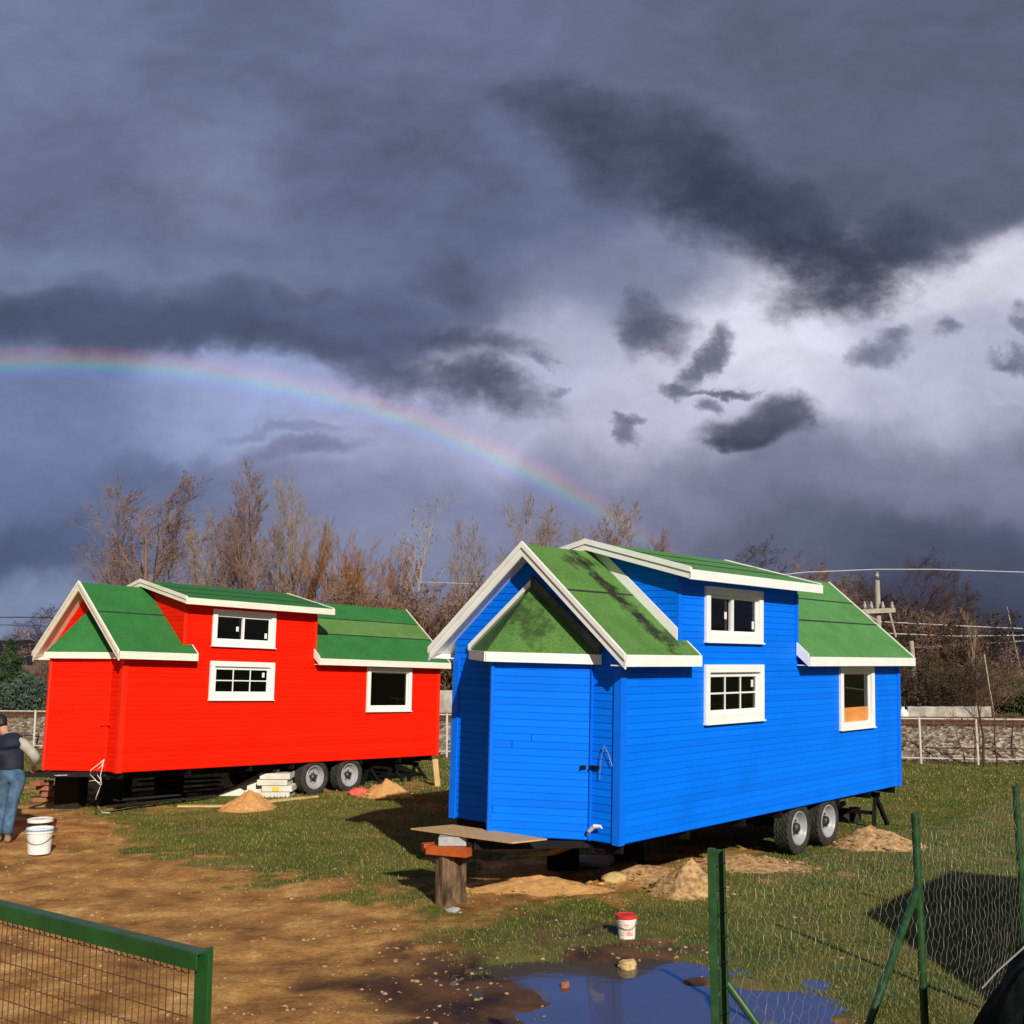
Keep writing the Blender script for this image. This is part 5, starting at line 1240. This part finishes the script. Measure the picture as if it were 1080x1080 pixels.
def ncol(sc, det, rgh, src, stretch=None):
    if stretch:
        mp = N_('ShaderNodeMapping'); mp.inputs['Scale'].default_value = stretch; L.new(src, mp.inputs[0]); src = mp.outputs[0]
    n = N_('ShaderNodeTexNoise'); n.inputs['Scale'].default_value = sc; n.inputs['Detail'].default_value = det; n.inputs['Roughness'].default_value = rgh
    L.new(src, n.inputs['Vector']); return n
nw = ncol(5, 6, .55, uv); off = vm('SUBTRACT', nw.outputs['Color'], (.5, .5, .5)); warp = vm('ADD', uv, vm('SCALE', off, None, .16))
nw2 = ncol(9, 8, .62, uv); off2 = vm('SUBTRACT', nw2.outputs['Color'], (.5, .5, .5)); warp2 = vm('ADD', uv, vm('SCALE', off2, None, .11))
warp3 = vm('ADD', uv, vm('SCALE', off2, None, .05))
def toUV(px, py): d = ray(px, py); return d.x / d.y, d.z / d.y
def d2(src, px, py, rx, ry, rot):
    u, v = toUV(px, py); mp = N_('ShaderNodeMapping', vector_type='TEXTURE')
    mp.inputs['Location'].default_value = (u, v, 0); mp.inputs['Rotation'].default_value = (0, 0, R(-rot)); mp.inputs['Scale'].default_value = (rx / F, ry / F, 1e6)
    L.new(src, mp.inputs[0]); return vm('DOT_PRODUCT', mp.outputs[0], mp.outputs[0])
BASE = [  # px, py, r, g, b (sRGB), rx, ry
 (40,50,99,109,140,110,90),(250,45,90,100,130,110,80),(520,40,92,101,132,120,90),(800,40,86,95,122,140,70),(1050,60,80,89,115,110,110),
 (50,180,92,101,134,90,70),(235,178,108,118,150,75,60),(400,190,88,98,130,90,70),(560,200,92,103,136,80,70),(1020,170,84,92,118,90,60),
 (60,275,104,118,152,90,45),(280,275,96,107,140,110,40),(500,265,84,94,124,80,50),(640,290,118,126,156,70,40),
 (20,345,64,76,104,120,26),(180,345,68,79,108,110,24),(330,340,78,88,120,70,30),
 (600,365,160,164,192,60,40),(800,370,200,200,218,90,50),(1040,290,205,205,222,80,30),(980,400,168,170,196,90,60),
 (60,440,98,113,152,90,40),(240,440,134,147,190,90,32),(400,470,148,154,192,80,40),(540,445,166,168,198,80,40),(680,450,178,178,204,80,50),
 (120,520,84,98,134,130,30),(60,585,70,84,118,120,26),(30,640,108,124,156,110,26),(300,560,110,120,152,110,50),(450,560,118,126,158,80,60),(600,560,112,116,148,80,60),
 (760,515,112,116,146,80,40),(1000,500,112,115,144,120,40),(820,580,84,92,118,110,40),(1040,590,66,74,100,110,50),(1040,690,50,52,74,130,60),(300,680,90,100,132,200,60),(650,690,76,82,112,150,60)]
sw = None; sc_ = None
def chain(src, prev):
    # keeps the long list of cloud masses in sequence so that it fits the shader stack
    if prev is None: return src
    n = N_('ShaderNodeVectorMath', operation='MULTIPLY_ADD'); n.inputs[1].default_value = (1e-9, 1e-9, 1e-9)
    L.new(prev, n.inputs[0]); L.new(src, n.inputs[2]); return n.outputs[0]
def mute(c, k=.16): m = sum(c) / 3; return tuple(x + (m - x) * k for x in c)
for (px_, py_, r, g, bb_, rx, ry) in BASE:
    w_ = mth('POWER', .3679, d2(chain(warp, sc_), px_, py_, rx, ry, 0))
    cv = vm('SCALE', mute(lin(r, g, bb_)), None, w_)
    sw = w_ if sw is None else mth('ADD', sw, w_); sc_ = cv if sc_ is None else vm('ADD', sc_, cv)
sw = mth('ADD', sw, .004); sc_ = vm('ADD', sc_, tuple(k * .004 for k in lin(88, 98, 130)))
base = vm('SCALE', sc_, None, mth('DIVIDE', 1.0, sw))
nf = ncol(7, 9, .60, warp, (.75, 1.5, 1)).outputs['Fac']; nf2 = ncol(26, 6, .6, warp2, (.7, 1.3, 1)).outputs['Fac']
mod = mth('ADD', mth('MULTIPLY_ADD', nf, .95, .72), mth('MULTIPLY_ADD', nf2, .42, -.21))
base = vm('SCALE', base, None, mod)
CL = [  # px, py, rx, ry, rot, colour, edge (0 crisp .. 1 soft), strength
 (690,160,150,66,22,(62,70,95),.75,.9),(820,235,135,54,26,(57,64,87),.5,.95),(920,262,100,36,4,(60,67,90),.45,.95),(868,308,66,38,-6,(58,65,87),.45,.95),(620,120,90,40,20,(68,77,103),.9,.8),(960,210,110,40,10,(74,82,106),.9,.45),(1045,235,60,20,-14,(84,92,118),.8,.5),(120,230,120,40,10,(90,99,128),.9,.6),(450,180,130,30,12,(80,89,117),.9,.7),(380,110,110,26,20,(82,91,119),.9,.6),(250,315,150,16,4,(82,92,120),.7,.6),
 (470,290,45,20,0,(68,76,102),.9,.6),(500,362,75,20,6,(70,78,104),.45,.85),(500,412,82,28,9,(66,74,100),.4,.9),(400,392,80,26,12,(76,84,114),.7,.8),(280,372,90,22,6,(74,84,114),.9,.7),
 (330,484,62,11,0,(96,105,138),.6,.7),(300,465,60,6,0,(100,110,145),.6,.5),
 (690,338,42,30,6,(76,82,106),.3,.92),(680,312,26,14,-10,(92,98,124),.5,.8),(672,352,20,26,30,(92,98,124),.5,.7),
 (748,370,42,15,-52,(86,91,116),.25,.9),(722,402,18,12,0,(90,96,120),.4,.8),(765,407,34,6,2,(82,88,110),.25,.9),(752,423,15,9,0,(84,88,112),.3,.85),
 (656,452,20,12,-62,(98,103,130),.25,.85),(664,438,14,7,0,(98,103,130),.25,.8),
 (800,450,66,17,-6,(70,76,96),.15,.95),(828,432,34,20,0,(84,89,108),.15,.95),(775,462,34,9,0,(66,72,92),.15,.95),
 (930,380,36,20,-25,(92,98,122),.5,.85),(945,352,22,13,0,(92,98,122),.4,.8),(995,346,13,14,0,(104,108,132),.4,.85),(1058,371,28,12,-6,(98,103,128),.35,.85),(1078,330,20,12,0,(104,108,132),.35,.8),
 (585,405,14,8,0,(120,126,156),.4,.8),(570,378,12,6,0,(112,118,148),.4,.7),(425,358,16,8,10,(86,94,124),.4,.8)]
cn = ncol(24, 10, .68, uv, (.8, 1.3, 1)).outputs['Fac']
curc = base
for (px_, py_, rx, ry, rot, c_, edge, st_) in CL:
    q = d2(chain(warp3 if edge < .2 else warp2 if edge < .6 else warp, curc), px_, py_, rx, ry, rot)
    q = mth('MULTIPLY_ADD', cn, 2.3, q)
    mr = N_('ShaderNodeMapRange', interpolation_type='SMOOTHSTEP'); b0 = 2.35; mr.inputs['From Min'].default_value = b0 - 1.1 - .9 * edge; mr.inputs['From Max'].default_value = b0 + .40 + .9 * edge
    mr.inputs['To Min'].default_value = st_; mr.inputs['To Max'].default_value = 0; L.new(q, mr.inputs['Value'])
    mx = N_('ShaderNodeMixRGB'); L.new(mr.outputs[0], mx.inputs[0]); L.new(curc, mx.inputs[1])
    cc = vm('SCALE', mute(lin(*c_)), None, mth('MULTIPLY_ADD', nf2, .9, .55)); L.new(cc, mx.inputs[2]); curc = mx.outputs[0]
# rainbow, a true 41 degree circle round the point opposite the sun
nrm_ = vm('NORMALIZE', tcg)
cosA = vm('DOT_PRODUCT', nrm_, tuple(-TOSUN)); ang = mth('MULTIPLY', mth('ARCCOSINE', cosA), 180 / math.pi)
tr_ = N_('ShaderNodeMapRange'); tr_.inputs['From Min'].default_value = 40.3; tr_.inputs['From Max'].default_value = 42.25; L.new(ang, tr_.inputs['Value'])
rbw = ramp(tr_.outputs[0], [(0, (0, 0, 0)), (.14, (.006, .0, .035)), (.30, (.0, .035, .14)), (.45, (.0, .13, .09)), (.57, (.10, .11, .01)), (.70, (.14, .055, .0)), (.86, (.09, .012, .01)), (1, (0, 0, 0))])
rm_ = mth('MULTIPLY', mth('MULTIPLY', mth('SUBTRACT', 1.0, mth('MULTIPLY', mth('SUBTRACT', U, .04), 6.0), clamp=True), 1.0), mth('GREATER_THAN', sep.outputs[1], 0))
rm_ = mth('MULTIPLY', rm_, .75)
curc = vm('ADD', curc, vm('SCALE', rbw, None, rm_))
inner = N_('ShaderNodeMapRange', interpolation_type='SMOOTHSTEP'); inner.inputs['From Min'].default_value = 36; inner.inputs['From Max'].default_value = 41; inner.inputs['To Min'].default_value = 1.04; inner.inputs['To Max'].default_value = 1; L.new(ang, inner.inputs['Value'])
curc = vm('SCALE', curc, None, inner.outputs[0])
# clear sky on the sun's side, storm cloud ahead
clear0 = vm('SCALE', sky.outputs[0], None, .05)
cov = N_('ShaderNodeMapRange', interpolation_type='SMOOTHSTEP'); cov.inputs['From Min'].default_value = .36; cov.inputs['From Max'].default_value = .58; L.new(ncol(2.2, 6, .6, tcg, (1, 1, 2.5)).outputs['Fac'], cov.inputs['Value'])
cvm = N_('ShaderNodeMixRGB'); L.new(cov.outputs[0], cvm.inputs[0]); L.new(clear0, cvm.inputs[1]); cvm.inputs[2].default_value = (.10, .115, .16, 1); clear = cvm.outputs[0]
mb_ = N_('ShaderNodeMapRange', interpolation_type='SMOOTHSTEP'); mb_.inputs['From Min'].default_value = .08; mb_.inputs['From Max'].default_value = .45; L.new(sep.outputs[1], mb_.inputs['Value'])
fin = N_('ShaderNodeMixRGB'); L.new(mb_.outputs[0], fin.inputs[0]); L.new(clear, fin.inputs[1]); L.new(curc, fin.inputs[2])
L.new(fin.outputs[0], bg.inputs['Color']); bg.inputs['Strength'].default_value = 1.0
W_.cycles.sampling_method = 'NONE'

sl = bpy.data.lights.new('sun', 'SUN'); sl.energy = 4.9; sl.angle = R(.55); sl.color = (1, .945, .84)
so = bpy.data.objects.new('sun', sl); col.objects.link(so); so.rotation_euler = (-TOSUN).to_track_quat('-Z', 'Y').to_euler()

cd = bpy.data.cameras.new('camera'); cam = bpy.data.objects.new('camera', cd); col.objects.link(cam)
cam.location = (0, 0, CAM_H); cam.rotation_euler = (math.pi / 2 + PITCH, 0, 0); cd.sensor_width = 36; cd.lens = 36 * F / 1080; cd.clip_end = 6000; cd.clip_start = .05
scene.camera = cam
vs = scene.view_settings; vs.view_transform = 'Standard'; vs.look = 'None'; vs.exposure = 0; vs.gamma = 1; vs.use_curve_mapping = False
